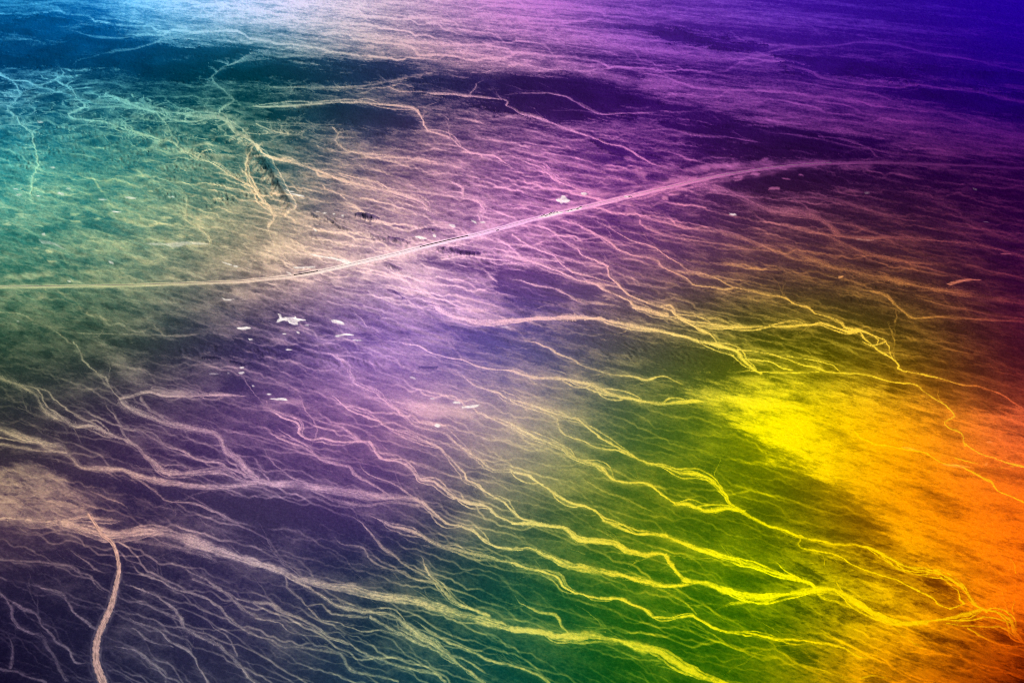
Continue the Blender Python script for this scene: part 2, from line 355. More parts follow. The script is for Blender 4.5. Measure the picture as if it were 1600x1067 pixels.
def polydist(D, pad, ax=MX, ay=MY):
    """distance, side and run along a polyline for the cells near it"""
    c0, c1 = np.searchsorted(PX, [D[:, 0].min() - pad, D[:, 0].max() + pad])
    r0, r1 = np.searchsorted(PY, [D[:, 1].min() - pad, D[:, 1].max() + pad])
    d = np.full((r1 - r0, c1 - c0), 1e6, f32); sd = np.zeros_like(d); run = np.zeros_like(d)
    acc = 0.0
    for a, b in zip(D[:-1], D[1:]):
        e = b - a; L = float(np.hypot(*e))
        if L < 1e-6: continue
        i0, i1 = np.searchsorted(PX, [min(a[0], b[0]) - pad, max(a[0], b[0]) + pad]) - c0
        j0, j1 = np.searchsorted(PY, [min(a[1], b[1]) - pad, max(a[1], b[1]) + pad]) - r0
        i0, j0 = max(i0, 0), max(j0, 0)
        qx = ax[r0 + j0:r0 + j1, c0 + i0:c0 + i1] - f32(a[0]); qy = ay[r0 + j0:r0 + j1, c0 + i0:c0 + i1] - f32(a[1])
        if qx.size == 0: continue
        ux, uy = f32(e[0] / L), f32(e[1] / L)
        t = np.clip(qx * ux + qy * uy, 0, L); ox = qx - t * ux; oy = qy - t * uy
        dd = np.sqrt(ox * ox + oy * oy)
        sub = d[j0:j1, i0:i1]; m = dd < sub
        sub[m] = dd[m]
        sd[j0:j1, i0:i1][m] = (dd * np.sign(ux * qy - uy * qx))[m]
        run[j0:j1, i0:i1][m] = (t + acc)[m]
        acc += L
    return (slice(r0, r1), slice(c0, c1)), d, sd, run, acc

SAND = np.zeros((NR, NC), f32); HALO = np.zeros((NR, NC), f32)
IDS = np.zeros((NR, NC), np.int32); BEST = np.zeros((NR, NC), f32)
KINDS = {}                       # id -> (name, label, category, kind)
next_id = 1
def register(name, label, cat, kind):
    global next_id
    KINDS[next_id] = (name, label, cat, kind); next_id += 1
    return next_id - 1
PTS, TAN = [], []
washes = parse(WASH)
ALLP = np.concatenate([np.column_stack([dense(P2, 5), np.full(len(dense(P2, 5)), m2)]) for m2, (_, _, _, P2) in enumerate(washes)])
def joined(n, p):
    q = ALLP[ALLP[:, 2] != n]
    return bool((np.hypot(q[:, 0] - p[0], (q[:, 1] - p[1]) * 1.5) < 13).any()) or p[0] < 6 or p[0] > 1594 or p[1] > 1060
for n, (lab, w, k, P) in enumerate(washes):
    D = dense(P); k = min(1.0, k * 1.3 + .04); w = w * (1.0 if k < .85 else .72)
    T = np.diff(D, axis=0); T /= np.maximum(np.hypot(T[:, 0], T[:, 1])[:, None], 1e-6)
    PTS.append((D[:-1] + D[1:]) / 2); TAN.append(T)
    sl_, d, sd, run, L = polydist(D, w * 3 + 8)
    hw = w * 0.5 * (1.0 + 0.45 * perlin(run / 45.0, sd * 0 + n * 3.7, 21) + 0.3 * perlin(run / 14.0, sd * 0 + n * 5.1, 22))
    hw *= 1 + 0.5 * np.clip(perlin(run / 90.0, sd * 0 + n * 1.7, 24), 0, 1)
    j0, j1 = joined(n, P[0]), joined(n, P[-1])
    if not j0: hw = hw * (.3 + .7 * sstep(-4, 55, run))
    if not j1: hw = hw * (.4 + .6 * sstep(-4, 45, L - run))
    core = sstep(1.55, 0.35, d / np.maximum(hw, 0.75))
    streak = 1 - np.abs(perlin(run / 38.0 + n, sd / 2.1, 23)) * 1.9
    if w >= 5:
        s2 = 1 - np.abs(perlin(run / 60.0 + n * 2.3, sd / 4.2 + n, 25)) * 2.2
        lo = .34 if w > 19 else (.66 if k > .99 else .45)
        if w > 19: s2 = 1 - np.abs(perlin(run / 85.0 + n * 2.3, sd / 5.0 + n, 25) + .6 * perlin(run / 34.0, sd / 2.0, 26)) * 2.6
        core = core * (lo + (1 - lo) * np.clip(0.45 * streak + 0.55 * s2 + 0.16, 0, 1.1))
        if w < 9: core = np.maximum(core, 0.8 * sstep(2.3, 0.8, d / np.maximum(hw, .8)) * sstep(.8, 1.0, streak))   # side threads
    else:
        core = core * (0.7 + 0.3 * np.clip(streak, 0, 1))
    taper = (1.0 if j0 else sstep(-8, 30, run)) * (1.0 if j1 else sstep(-8, 30, L - run)) * np.clip(.98 + .35 * perlin(run / 55.0, sd * 0 + n * 2.9, 27), .5, 1.1)
    val = core * k * taper
    halo = 0.14 * k * np.exp(-(d / (w * 1.5 + 2)) ** 2)
    SAND[sl_] = np.maximum(SAND[sl_], val); HALO[sl_] = np.maximum(HALO[sl_], halo)
    if lab:
        i = register('dry_wash', lab, 'dry wash', 'structure')
        m = (d < w * 0.62) & (val > BEST[sl_])
        IDS[sl_][m] = i; BEST[sl_][m] = val[m]

# side feeders that join the traced washes, and strands that leave and rejoin them
rf = np.random.default_rng(2024)
def thread(D, w, k, fade=True):
    sl_, d, sd, run, L = polydist(D, w * 1.5 + 4)
    if d.size == 0: return
    t = np.clip(run / max(L, 1), 0, 1)
    hw = np.maximum(w * .5 * ((.35 + .65 * t) if fade else np.sin(np.clip(t, .03, .97) * math.pi) ** .4), .55)
    v = k * sstep(1.4, .4, d / hw) * np.clip(.9 + .4 * perlin(run / 20., sd * 0 + w * 7 + k * 31, 28), .4, 1.1) * ((.35 + .65 * t) if fade else 1)
    SAND[sl_] = np.maximum(SAND[sl_], v)
depth_hill = [False]
def squash(y): return float(np.interp(y, [0, 150, 300, 600, 1067], [.22, .34, .5, .7, .85]))
def feeder(p, ang, ln_, w, k, depth):
    q = squash(p[1]); st = max(3.0, ln_ / 9); pts = [p]; a = ang; x, y = p; y0 = y
    for _ in range(int(ln_ / st)):
        a += rf.normal() * (.22 if depth_hill[0] else .1); x += math.cos(a) * st; y += math.sin(a) * st * q; pts.append(np.array([x, y]))
    if depth > 0:
        for _ in range(rf.integers(1, 3 + depth)):
            j = rf.integers(1, len(pts)); feeder(pts[j], a + rf.choice([-1, 1]) * ((.4 + .6 * rf.random()) if depth_hill[0] else (.12 + .2 * rf.random())), ln_ * (.35 + .3 * rf.random()), w * .75, k * .85, depth - 1)
    if len(pts) > 2: thread(dense(np.array(pts[::-1]), 4), w, k)
for n, (lab, w, k, P) in enumerate(washes):
    D = dense(P, 5)
    if len(D) < 8: continue
    T = np.gradient(D, axis=0); Ln = len(D) * 5
    hills = D[:, 1].mean() < 262 and D[:, 0].mean() < 560 and D[:, 1].mean() > 95
    depth_hill[0] = hills
    cnt = int(Ln / 9) if hills else int(Ln / (60 if D[:, 1].mean() > 420 else 42))
    for _ in range(cnt):
        j = rf.integers(1, len(D) - 1); back = math.atan2(-T[j, 1] / squash(D[j, 1]), -T[j, 0])
        if hills: feeder(D[j], back + rf.choice([-1, 1]) * (.5 + 1.0 * rf.random()), 12 + 30 * rf.random(), 3.4, min(.95, k * (.95 + .4 * rf.random())), 2)
        else: feeder(D[j], back + rf.choice([-1, 1]) * (.1 + .2 * rf.random()), (30 + 90 * rf.random()) * (.6 + .4 * squash(D[j, 1])), 2.4 + .8 * rf.random(), k * (.45 + .4 * rf.random()), 1)
    if w >= 4.5 and k >= .55:
        N = np.stack([-T[:, 1], T[:, 0]], 1); N /= np.maximum(np.hypot(N[:, 0], N[:, 1])[:, None], 1e-6)
        for _ in range(int(Ln / 70) + 1):
            m = rf.integers(9, 22) + (8 if w >= 8 else 0); j = rf.integers(0, max(1, len(D) - m)); seg = slice(j, j + m)
            tt = np.linspace(0, 1, len(D[seg])); off = rf.choice([-1, 1]) * w * ((.7 + .9 * rf.random()) if w < 8 else (.3 + .4 * rf.random())) * np.sin(tt * math.pi) ** .8
            if len(tt) > 4: thread(D[seg] + N[seg] * off[:, None], min(w * .32 + .9, 3.2), min(1, k * .95), False)

# ------------------------------------------------------------------ fine rills: water paths followed down the slope between the washes
PTS = np.concatenate(PTS).astype(f32); TAN = np.concatenate(TAN).astype(f32)
gxs = np.arange(-72, 1681, 24, dtype=f32); gys = np.arange(-24, 1105, 24, dtype=f32)
qx, qy = np.meshgrid(gxs, gys)
dirx = np.zeros_like(qx); diry = np.zeros_like(qx)
for j in range(len(gys)):
    d2 = (qx[j][:, None] - PTS[None, :, 0]) ** 2 + ((qy[j][:, None] - PTS[None, :, 1]) * 1.6) ** 2
    wgt = 1 / (d2 + 1600.0) ** 1.4
    dirx[j] = (wgt * TAN[None, :, 0]).sum(1) / wgt.sum(1) + .25; diry[j] = (wgt * TAN[None, :, 1]).sum(1) / wgt.sum(1) + .06
ln = np.maximum(np.hypot(dirx, diry), 1e-3); dirx /= ln; diry /= ln
fr0, fc0 = int(np.searchsorted(PY, cy[0] - .1)), int(np.searchsorted(PX, cx[0] - .1))
FR, FC = len(cy), len(cx)
fu, fv = UA[fr0:fr0 + FR, fc0:fc0 + FC], VA[fr0:fr0 + FR, fc0:fc0 + FC]
def rills(lams, amps, stretch, npart, steps, seed, power):
    phi = np.zeros((FR, FC), f32)
    for q, (lam, am) in enumerate(zip(lams, amps)):
        phi += am * perlin(fu / (lam * stretch), fv / lam, seed + q)
    gr, gc = np.gradient(phi)
    r_ = np.random.default_rng(seed)
    pr = r_.random(npart).astype(f32) * (FR + 20) - 10; pc = r_.random(npart).astype(f32) * (FC + 60) - 50
    acc = np.zeros(FR * FC, np.float64)
    vr = np.zeros(npart, f32); vc = np.ones(npart, f32)
    for s in range(steps):
        ri = pr.astype(np.int32); ci = pc.astype(np.int32)
        ok = (ri >= 0) & (ri < FR) & (ci >= 0) & (ci < FC)
        ri = np.clip(ri, 0, FR - 1); ci = np.clip(ci, 0, FC - 1)
        gi = ((ri * STEP + 2) / 24 + .5).astype(np.int32).clip(0, len(gys) - 1); gj = ((ci * STEP + 8) / 24 + .5).astype(np.int32).clip(0, len(gxs) - 1)
        dr, dc = diry[gi, gj], dirx[gi, gj]
        cr = np.clip(-(gr[ri, ci] * dc - gc[ri, ci] * dr), -1.1, 1.1)          # pull across the slope only: no pits
        vr = 0.55 * vr + 0.45 * (dr + cr * dc); vc = 0.55 * vc + 0.45 * (dc - cr * dr)
        sp = np.maximum(np.hypot(vr, vc), 0.2)
        pr = pr + vr / sp; pc = pc + vc / sp
        if s > 12:
            acc += np.bincount((ri * FC + ci)[ok], minlength=FR * FC)
    A = acc.reshape(FR, FC).astype(f32)
    A = (A + 0.3 * (np.roll(A, 1, 0) + np.roll(A, -1, 0) + np.roll(A, 1, 1) + np.roll(A, -1, 1))) / 2.2
    A = np.log1p(A) / math.log1p(np.percentile(A, 99.6))
    return np.clip(A, 0, 1) ** power
ril = 0.7 * rills([210, 80, 30], [16, 7, 3], 2.6, 34000, 260, 31, 2.2) + 0.6 * rills([90, 36, 14], [8, 4, 1.6], 2.2, 36000, 130, 41, 2.0)
tmask = sstep(300, 120, GY[fr0:fr0 + FR, fc0:fc0 + FC])
ril = ril * (1 - .75 * tmask) + tmask * .9 * rills([1300, 520, 210], [16, 8, 4], 1.6, 30000, 150, 57, 1.7)
RILL = np.zeros((NR, NC), f32); RILL[fr0:fr0 + FR, fc0:fc0 + FC] = ril

# how strongly rills, mottling and lightness show, region by region (rows as the colour table)
def tabf(t): return field(np.array([[float(v) for v in r.split()] for r in t.strip().split('\n')]))
RAMP = tabf("""
.7 .75 .8 .7 .65 .5 .4 .3 .15
.7 .4 .4 .6 .6 .6 .6 .45 .25
.55 .6 .75 .95 .95 .85 .7 .6 .4
.3 .3 .4 .8 .9 .9 .9 .8 .6
.4 .4 .5 .7 .65 .6 .55 .55 .45
.65 .7 .8 .8 .65 .55 .5 .45 .5
.65 .75 .8 .75 .7 .7 .55 .5 .5
.75 .8 .85 .9 .7 .65 .6 .5 .5
.75 .8 .85 .9 .7 .6 .55 .5 .5
""")
BASE = tabf("""
.15 .3 .42 .36 .3 .25 .15 .1 .05
.04 .0 .0 .05 .06 .02 .05 .05 .05
.26 .27 .2 .24 .26 .12 .0 .0 .03
.36 .38 .4 .4 .3 .06 .05 .04 .05
.1 .14 .12 .2 .18 .1 .08 .04 .03
.02 .04 .08 .16 .28 .06 .18 .42 .3
.12 .06 .05 .06 .14 .1 .08 .34 .45
.0 .0 .02 .03 .04 .06 .1 .32 .4
.0 .02 .02 .03 .03 .05 .1 .25 .2
""")  # raised around the centre: the hazy glow there is painted as lighter ground
# ------------------------------------------------------------------ broad patches: lightening or darkening | softness px | raggedness px | name,label or - | polygon
PATCH = """
.46|14|34|sand_flat;bright yellow and orange sand flat in the lower right;sand flat|1085,622 1105,603 1180,607 1200,592 1260,600 1330,608 1400,622 1450,642 1600,655 1600,985 1565,960 1490,905 1420,872 1385,830 1330,770 1260,715 1200,705 1160,670 1130,645
.3|30|20|-|1130,610 1230,610 1290,660 1310,740 1250,720 1190,690 1140,640
.42|18|24|sand_flat;mottled peach sand flat at the left edge above the track;sand flat|0,722 40,727 90,745 130,782 140,806 100,812 0,808
.35|16|26|-|1290,900 1330,905 1400,920 1450,950 1470,970 1420,972 1380,962 1340,940
.25|20|26|-|1330,960 1420,985 1520,1010 1600,1020 1600,1067 1340,1067 1300,1000
.3|12|14|-|160,534 190,548 228,575 232,602 210,606 196,588 178,563
.3|26|22|sand_flat;pale blue and pink lit sand across the top edge;sand flat|120,0 820,0 900,20 1000,60 1080,95 1000,112 820,112 700,105 560,92 400,70 250,58 190,38
.42|16|20|-|1000,108 1200,128 1370,150 1500,182 1600,214 1600,262 1450,240 1300,215 1200,192 1000,145
.12|30|24|-|340,340 460,330 620,380 760,340 900,300 960,300 900,330 700,390 560,430 420,440
.22|24|20|-|560,420 680,410 740,460 780,500 700,500 640,470
.18|60|20|-|720,600 860,640 940,720 920,780 800,720 720,660
.16|40|20|-|420,560 600,560 720,620 700,660 560,640 430,630
-.5|10|16|gravel_upland;dark teal gravel upland with a smooth crest;upland|0,40 100,28 180,45 250,62 400,84 560,102 655,112 640,128 560,136 400,137 330,132 220,122 130,108 60,104 0,106
-.45|8|14|gravel_upland;dark green-grey upland inside the bend of a pale wash;upland|430,172 520,165 630,174 652,190 655,204 600,204 520,196 410,188
-.5|9|14|gravel_upland;darkest violet upland stretching across the upper middle;upland|640,124 760,116 900,120 930,130 1050,165 1000,182 930,184 860,192 800,178 720,158 650,146
-.7|7|12|gravel_upland;narrow dark purple ridge near the top edge;upland|965,40 1060,48 1140,62 1200,72 1150,79 1050,64
-.4|10|14|gravel_upland;dark purple upland just above the eastern road;upland|1040,192 1200,200 1400,217 1380,245 1200,250 1100,236
-.4|12|14|gravel_upland;dark indigo upland at the right edge;upland|1300,132 1450,138 1600,165 1600,205 1450,166
-.5|8|14|-|1200,85 1330,92 1420,105 1600,128 1500,135 1350,120 1230,110
-.35|6|10|gravel_upland;small dark slope beside the pink wash above the road;upland|900,206 950,220 1000,240 1062,263 1030,266 960,246
-.25|14|16|-|40,330 130,330 230,380 230,395 150,370 60,350
-.25|14|16|-|0,360 60,370 140,400 145,432 90,432 0,425
-.3|9|12|-|1110,275 1200,270 1320,275 1330,290 1220,300 1120,292
-.3|6|8|gravel_upland;dark purple fan between the settlement and the pink wash;upland|805,290 850,295 866,312 862,322 820,318 800,308
-.3|10|12|-|905,335 960,345 1080,395 1060,405 960,375 900,352
-.35|16|18|-|780,420 900,440 1000,490 960,492 860,482 780,470
-.2|22|18|gravel_upland;dark indigo patch left of the yellow sand flat;upland|740,512 900,505 1040,530 1140,555 1180,600 1080,600 900,560 760,540
-.3|10|14|-|180,535 330,530 500,540 520,558 380,556 250,560
-.3|9|12|-|1395,595 1420,595 1415,620 1388,622
-.35|12|16|-|1500,735 1600,720 1600,790 1560,760
-.22|14|18|-|1380,865 1460,890 1520,930 1540,945 1480,930 1400,900
-.2|26|26|-|1180,760 1290,770 1380,850 1300,850 1230,830
-.25|24|20|-|250,780 420,780 560,810 620,830 540,840 380,815
-.3|10|12|-|650,402 780,412 900,430 800,436 700,425
-.25|12|16|-|0,690 110,715 200,745 330,770 380,790 250,785 120,745
"""
wob1 = fbm(UA / 3.0, VA, 500.0, 8, 51, .74) * 1.9; wob2 = fbm(UA / 3.0, VA, 420.0, 8, 61, .74) * 1.9
PATCHV = np.zeros((NR, NC), f32)
wob3 = fbm(UA / 2.2, VA, 90.0, 6, 66, .75) * 1.5
def poly_sd(Q, pad, ax, ay):
    c0, c1 = np.searchsorted(PX, [Q[:, 0].min() - pad, Q[:, 0].max() + pad])
    r0, r1 = np.searchsorted(PY, [Q[:, 1].min() - pad, Q[:, 1].max() + pad])
    x = ax[r0:r1, c0:c1]; y = ay[r0:r1, c0:c1]
    d = np.full(x.shape, 1e9, f32); ins = np.zeros(x.shape, bool)
    for a, b in zip(Q, np.roll(Q, -1, 0)):
        e = b - a
        t = np.clip(((x - a[0]) * e[0] + (y - a[1]) * e[1]) / max(e @ e, 1e-6), 0, 1)
        d = np.minimum(d, (x - a[0] - t * e[0]) ** 2 + (y - a[1] - t * e[1]) ** 2)
        if abs(e[1]) > 1e-9:
            ins ^= ((a[1] > y) != (b[1] > y)) & (x < e[0] * (y - a[1]) / e[1] + a[0])
    return (slice(r0, r1), slice(c0, c1)), np.where(ins, 1, -1) * np.sqrt(d)
for ln_ in PATCH.strip().split('\n'):
    dv, soft, rag, nm, pts = ln_.split('|')
    Q = np.array([[float(v) for v in q.split(',')] for q in pts.split()])
    # let patches that touch the frame run on past it
    Q = np.where(Q >= [1600, 1067], Q + [220, 120], Q); Q[:, 0] = np.where(Q[:, 0] <= 0, -220, Q[:, 0]); Q[:, 1] = np.where(Q[:, 1] <= 0, -70, Q[:, 1])
    soft, rag, dv = float(soft), float(rag), float(dv)
    sl_, s = poly_sd(Q, soft * 1.6 + rag * 2, GX + rag * 1.6 * wob1, GY + rag * 1.0 * wob2)
    s = s + rag * .8 * wob3[sl_]
    m = sstep(-soft * .9, soft * .9, s)
    PATCHV[sl_] += dv * m * np.clip((.95 + 1.3 * wob1[sl_]) if dv < 0 else 1.0, .35, 1.5)
    if nm != '-':
        a, b, c = nm.split(';'); i = register(a, b, c, 'structure')
        mm = (m > .5) & (IDS[sl_] == 0); IDS[sl_][mm] = i

# ------------------------------------------------------------------ streaked and mottled ground
str1 = fbm(UA / 6.0, VA, 70.0, 5, 71, .62)
str2 = 1 - np.abs(fbm(UA / 7.0, VA, 130.0, 4, 81, .55)) * 4.5
mot = fbm(X32, Y32, 260.0, 7, 91, .68)
fine = fbm(X32, Y32, 16.0, 3, 101, .8)
gul = 1 - np.abs(fbm(X32 * .9 + Y32 * .25, Y32 * .35, 60.0, 4, 111, .6)) * 4.0            # short gullies
far = sstep(640, 60, GY); top = sstep(300, 40, GY)                                     # streaks matter on the far plain
hair = 1 - np.abs(fbm(UA / 9.0, VA, 55.0, 4, 131, .7)) * 5.5                             # long pale threads of sand
hair2 = 1 - np.abs(fbm(UA / 6.0, VA + 40 * wob1, 420.0, 4, 133, .6)) * 6.0
band = fbm(UA / 5.0, VA + 60 * wob2, 1300.0, 5, 135, .55) * 2.2
wrink = 1 - np.abs(perlin((X32 - .5 * Y32 * .2 + 40 * wob1) / 95.0, Y32 / 420.0, 137) + .5 * perlin((X32 + .2 * Y32) / 48.0, Y32 / 230.0, 138)) * 3.2
wmask = sstep(.05, .3, fbm(X32, Y32, 3000.0, 2, 139)) * top
vein = np.minimum(np.abs(fbm(X32 + 60 * wob1, Y32 + 40 * wob2, 620.0, 2, 141, .5)), np.abs(fbm(X32 + 40 * wob2, Y32 + 30 * wob1, 300.0, 2, 151, .5)) * 1.3)
vein = sstep(.055, .008, vein)                                                          # branching sandy gullies between hills
vmask = (sstep(60, 0, np.abs(GX - 170) - 190) * sstep(26, 0, np.abs(GY - 165 - GX * .12) - 30) + .7 * sstep(40, 0, np.abs(GX - 470) - 90) * sstep(14, 0, np.abs(GY - 214) - 10) + .5 * sstep(60, 0, np.abs(GX - 150) - 170) * sstep(30, 0, np.abs(GY - 260) - 40)).clip(0, 1)
flat = sstep(.2, .45, PATCHV) * sstep(500, 640, GY)                                     # the open sand
blot = .8 * sstep(.04, .24, fbm(X32 * .45, Y32 * .7, 130.0, 8, 161, .68)) + .7 * sstep(.02, .2, fbm(UA / 4.0, VA, 60.0, 6, 167, .66)) + .6 * sstep(.1, .3, fbm(X32 * .6, Y32, 30.0, 4, 163, .7))   # gravel islands in it
se = sstep(1120, 1300, GX) * sstep(760, 880, GY)
rpatch = .5 + .5 * sstep(-.12, .25, fbm(X32, Y32, 850.0, 3, 165))
B = BASE + PATCHV
pt1 = sstep(-.05, .05, fbm(UA / 2.2, VA, 240.0, 6, 181, .6)); pt2 = sstep(-.05, .05, fbm(UA / 1.8, VA, 80.0, 5, 183, .6))
B = B + (.17 * (pt1 - .5) + .13 * (pt2 - .5)) * sstep(720, 480, GY) + (.06 * (pt1 - .5) + .05 * (pt2 - .5)) * sstep(480, 720, GY)
B = B + 0.22 * mot * 1.6 + 0.06 * str1 * 1.6 + (0.02 + 0.07 * far) * np.clip(hair, -.8, 1)
B = B + top * ((.26 + .25 * sstep(700, 1100, GX)) * band + (.10 + .08 * sstep(600, 1000, GX)) * np.clip(hair2, -1, 1)) + .07 * wmask * np.clip(wrink, -1, 1)
B = B + .1 * flat - .27 * blot * flat + se * (1 - flat) * (.2 - .34 * blot)
calm = np.clip(1 + PATCHV * (1.0 + 1.2 * top), .12, 1.2) * (1 - .6 * flat) * rpatch
B = B + RAMP * RILL * calm * (0.92 + .4 * sstep(560, 430, GY))
B = np.maximum(B, .62 * vein * vmask * (1 + 0.6 * mot)) + HALO
S_ = np.clip(SAND * (1.12 + 0.4 * fine), 0, 1)
B = np.clip(B, -0.3, 1.0)
B = B + np.clip(S_ - B, 0, 1) * 0.95 + 0.06 * S_
B = B + 0.07 * fine * 2.0 + 0.06 * np.clip(gul, -.8, 1) * far

# ------------------------------------------------------------------ heights
Z = 9 * perlin(X32 / 2600, Y32 / 2600, 201) + 2.5 * perlin(X32 / 700, Y32 / 700, 202)
micro = np.minimum(1.0, RM / 2.2)
Z = Z + 1.0 * str1 * micro * 2 + 0.9 * np.clip(gul, -1, 1) * micro * (0.5 + far) + 0.35 * fine * micro
Z = Z - (1.1 * S_ + 1.2 * RILL * RAMP + 1.5 * vein * vmask) * micro
Z = Z + 46 * vmask * np.abs(fbm(X32, Y32, 420.0, 2, 171, .4))
midp = sstep(180, 250, GY) * sstep(640, 480, GY)
rdg = np.abs(fbm(UA / 2.4, VA, 130.0, 4, 191, .5)) * 2.4
Z = Z + 7.5 * midp * (.5 - rdg) * sstep(.9, .4, S_)
rug = (sstep(40, 0, np.abs(GX - 335) - 80) * sstep(18, 0, np.abs(GY - 292) - 26) + .8 * sstep(60, 0, np.abs(GX - 150) - 150) * sstep(20, 0, np.abs(GY - 232) - 30)
       + .7 * sstep(60, 0, np.abs(GX - 640) - 130) * sstep(14, 0, np.abs(GY - 375 - (GX - 640) * .12) - 16) + .45 * sstep(60, 0, np.abs(GX - 430) - 160) * sstep(16, 0, np.abs(GY - 556) - 10)
       + .5 * sstep(80, 0, np.abs(GX - 1060) - 90) * sstep(12, 0, np.abs(GY - 540) - 24) + .6 * sstep(60, 0, np.abs(GX - 1290) - 80) * sstep(14, 0, np.abs(GY - 445) - 20)).clip(0, 1)
rgn = np.abs(perlin((X32 + .9 * Y32 * .5 + 14 * wob1) / 42.0, (Y32 - .4 * X32 + 14 * wob2) / 110.0, 173)) + .5 * np.abs(perlin((X32 + .3 * Y32) / 20.0, Y32 / 45.0, 174))
rug = rug * sstep(-.1, .25, fbm(X32, Y32, 260.0, 3, 175))
Z = Z + 15 * rug * (.5 - rgn) * sstep(.9, .5, S_)
B = B + .25 * rug * (rgn - .35)
upl = sstep(-.12, -.4, PATCHV) * sstep(330, 230, GY)
rg2 = np.abs(fbm(X32 + 60 * wob1, Y32 * .7, 760.0, 3, 177, .4)) * 2.2
rg2 = np.sqrt(rg2 * rg2 + .02)
Z = Z + (20 * upl + 9 * top) * (.6 - rg2) * sstep(.8, .4, S_)
B = B + upl * (.16 * (rg2 - .45) - .12)
B0 = B.copy()

# ------------------------------------------------------------------ rocky ridges: label | height m | half width px | rock darkness | points
RIDGE = """
small dark rocky hill alone on the plain above the road|34|6.5|.8|557,334 565,335 574,339 584,342
smaller dark rocky knoll next to the rocky hill|22|5|.8|572,336 580,338 592,341
thin curved ridge line below the row of small salt pans|18|4|.35|512,342 520,347 529,353 540,358 550,361
dark knolls at the head of the curved ridge line|16|4|.5|487,334 492,338 498,341
low broken ridge pointing at the long train|17|4.5|.5|580,367 592,371 604,375 616,375 626,378
narrow dark ridge ending short of the railway|16|3.5|.65|606,371 620,374 632,377 642,378
low dark knolls north of the long train|13|3|.6|662,357 672,358 683,360 694,360
long black serrated ridge just below the long train|26|5.5|1.0|684,386 694,388 706,390 718,393 732,395 750,397
chain of dark knolls above the cream bank|11|3.2|.8|316,560 326,559 336,559 345,561
second chain of dark knolls above the cream bank|11|3|.8|360,564 372,567 383,570
low crumpled ridge touching the road's upper edge|12|4|.4|560,397 568,400 577,402 584,404
purple crumpled ridge below the road bend|12|4|.45|602,410 612,414 622,419 628,421
low dark knolls on the dark violet plain below the road|9|3|.7|655,573 668,574 685,573
dark knolls right of the star shaped salt pan|9|3|.5|606,452 616,455 632,466
"""
def tent(H, pts, h0, h1, w):
    sl_, d, sd, run, L = polydist(dense(np.array(pts, float), 3), w + 3, GX + 2.0 * wob3, GY + 1.2 * wob2)
    t = np.clip(run / L, 0, 1); hh = h0 + (h1 - h0) * t
    z = hh * np.clip(1 - d / (w * (1 - .35 * t)), 0, 1) ** .95 * (1 + .3 * perlin(run / 3.5, sd / 3.0 + h0, 34))
    H[sl_] = np.maximum(H[sl_], z)
rr = np.random.default_rng(99)
for ln_ in RIDGE.strip().split('\n'):
    lab, h, w, dk, pts = ln_.split('|'); h, w, dk = float(h) * .7, float(w) * .8, float(dk)
    D = dense(np.array([[float(v) for v in q.split(',')] for q in pts.split()]), 2)
    H = np.zeros((NR, NC), f32)
    mid = len(D) // 2
    tent(H, D[:mid + 1][::-1], h, h * .45, w); tent(H, D[mid:], h, h * .45, w)
    j = 1.0
    while j < len(D) - 1:
        c = D[int(j)]; e = c + np.array([-w * (.3 + .9 * rr.random()), w * (.8 + .8 * rr.random())])
        tent(H, [c, e], h * (.5 + .4 * rr.random()), 1, max(1.6, w * .42)); j += max(1.0, w * (.3 + .5 * rr.random()))
    r0, r1 = np.searchsorted(PY, [D[:, 1].min() - 25, D[:, 1].max() + 25]); c0, c1 = np.searchsorted(PX, [D[:, 0].min() - 25, D[:, 0].max() + 25])
    sl_ = (slice(r0, r1), slice(c0, c1)); Hs = H[sl_]
    rock = sstep(.4, h * .4, Hs) * dk * .8
    B[sl_] = B[sl_] * (1 - rock) - .4 * rock
    Z[sl_] = Z[sl_] + Hs
    i = register('rocky_ridge', lab, 'ridge', 'structure')
    IDS[sl_][Hs > .8] = i
# the eroded ridge: a crest with spurs running down to the wash
HILL = np.zeros((NR, NC), f32)
crest = dense(np.array([[396,238],[406,245],[414,252],[420,262],[427,272],[433,283],[440,295],[447,308],[457,324]], float), 2.0)
tent(HILL, crest[::3], 32, 20, 13)
r_ = np.random.default_rng(77)
for q in (4, 8, 14, 18, 24, 28, 31, 36, 41, 44, 48):
    if q >= len(crest) - 2: continue
    c = crest[q]; ln_ = 13 + r_.random() * 9 - q * .1
    e = c + np.array([-.62 * ln_ - r_.random() * 4, .95 * ln_ * (.8 + .3 * r_.random())])
    md = (c + e) / 2 + np.array([r_.random() * 4 - 1, r_.random() * 3 - 2])
    tent(HILL, [c, md, e], 27 - q * .15, 4, 5.0 + r_.random() * 2.5)
Z = Z + HILL
i_er = register('rocky_ridge', 'sharp eroded ridge with gullied spurs beside the pale wash', 'ridge', 'structure')
hm = (HILL > 3) & (GX > 372) & (IDS == 0); IDS[hm] = i_er
B = B + .3 * sstep(.3, 2, HILL) * sstep(9, 4, HILL) - .12 * sstep(10, 20, HILL)
# gullied hill country in the teal corner and on the far plain
hz = sstep(40, -30, np.abs(GY - 225) - 20) * sstep(480, 300, GX) + .35 * sstep(260, 60, GY)
Z += (hz * 6.0 * np.abs(fbm(X32 + Y32 * .5, Y32 * .5, 150.0, 4, 121, .55)) * 3).astype(f32)

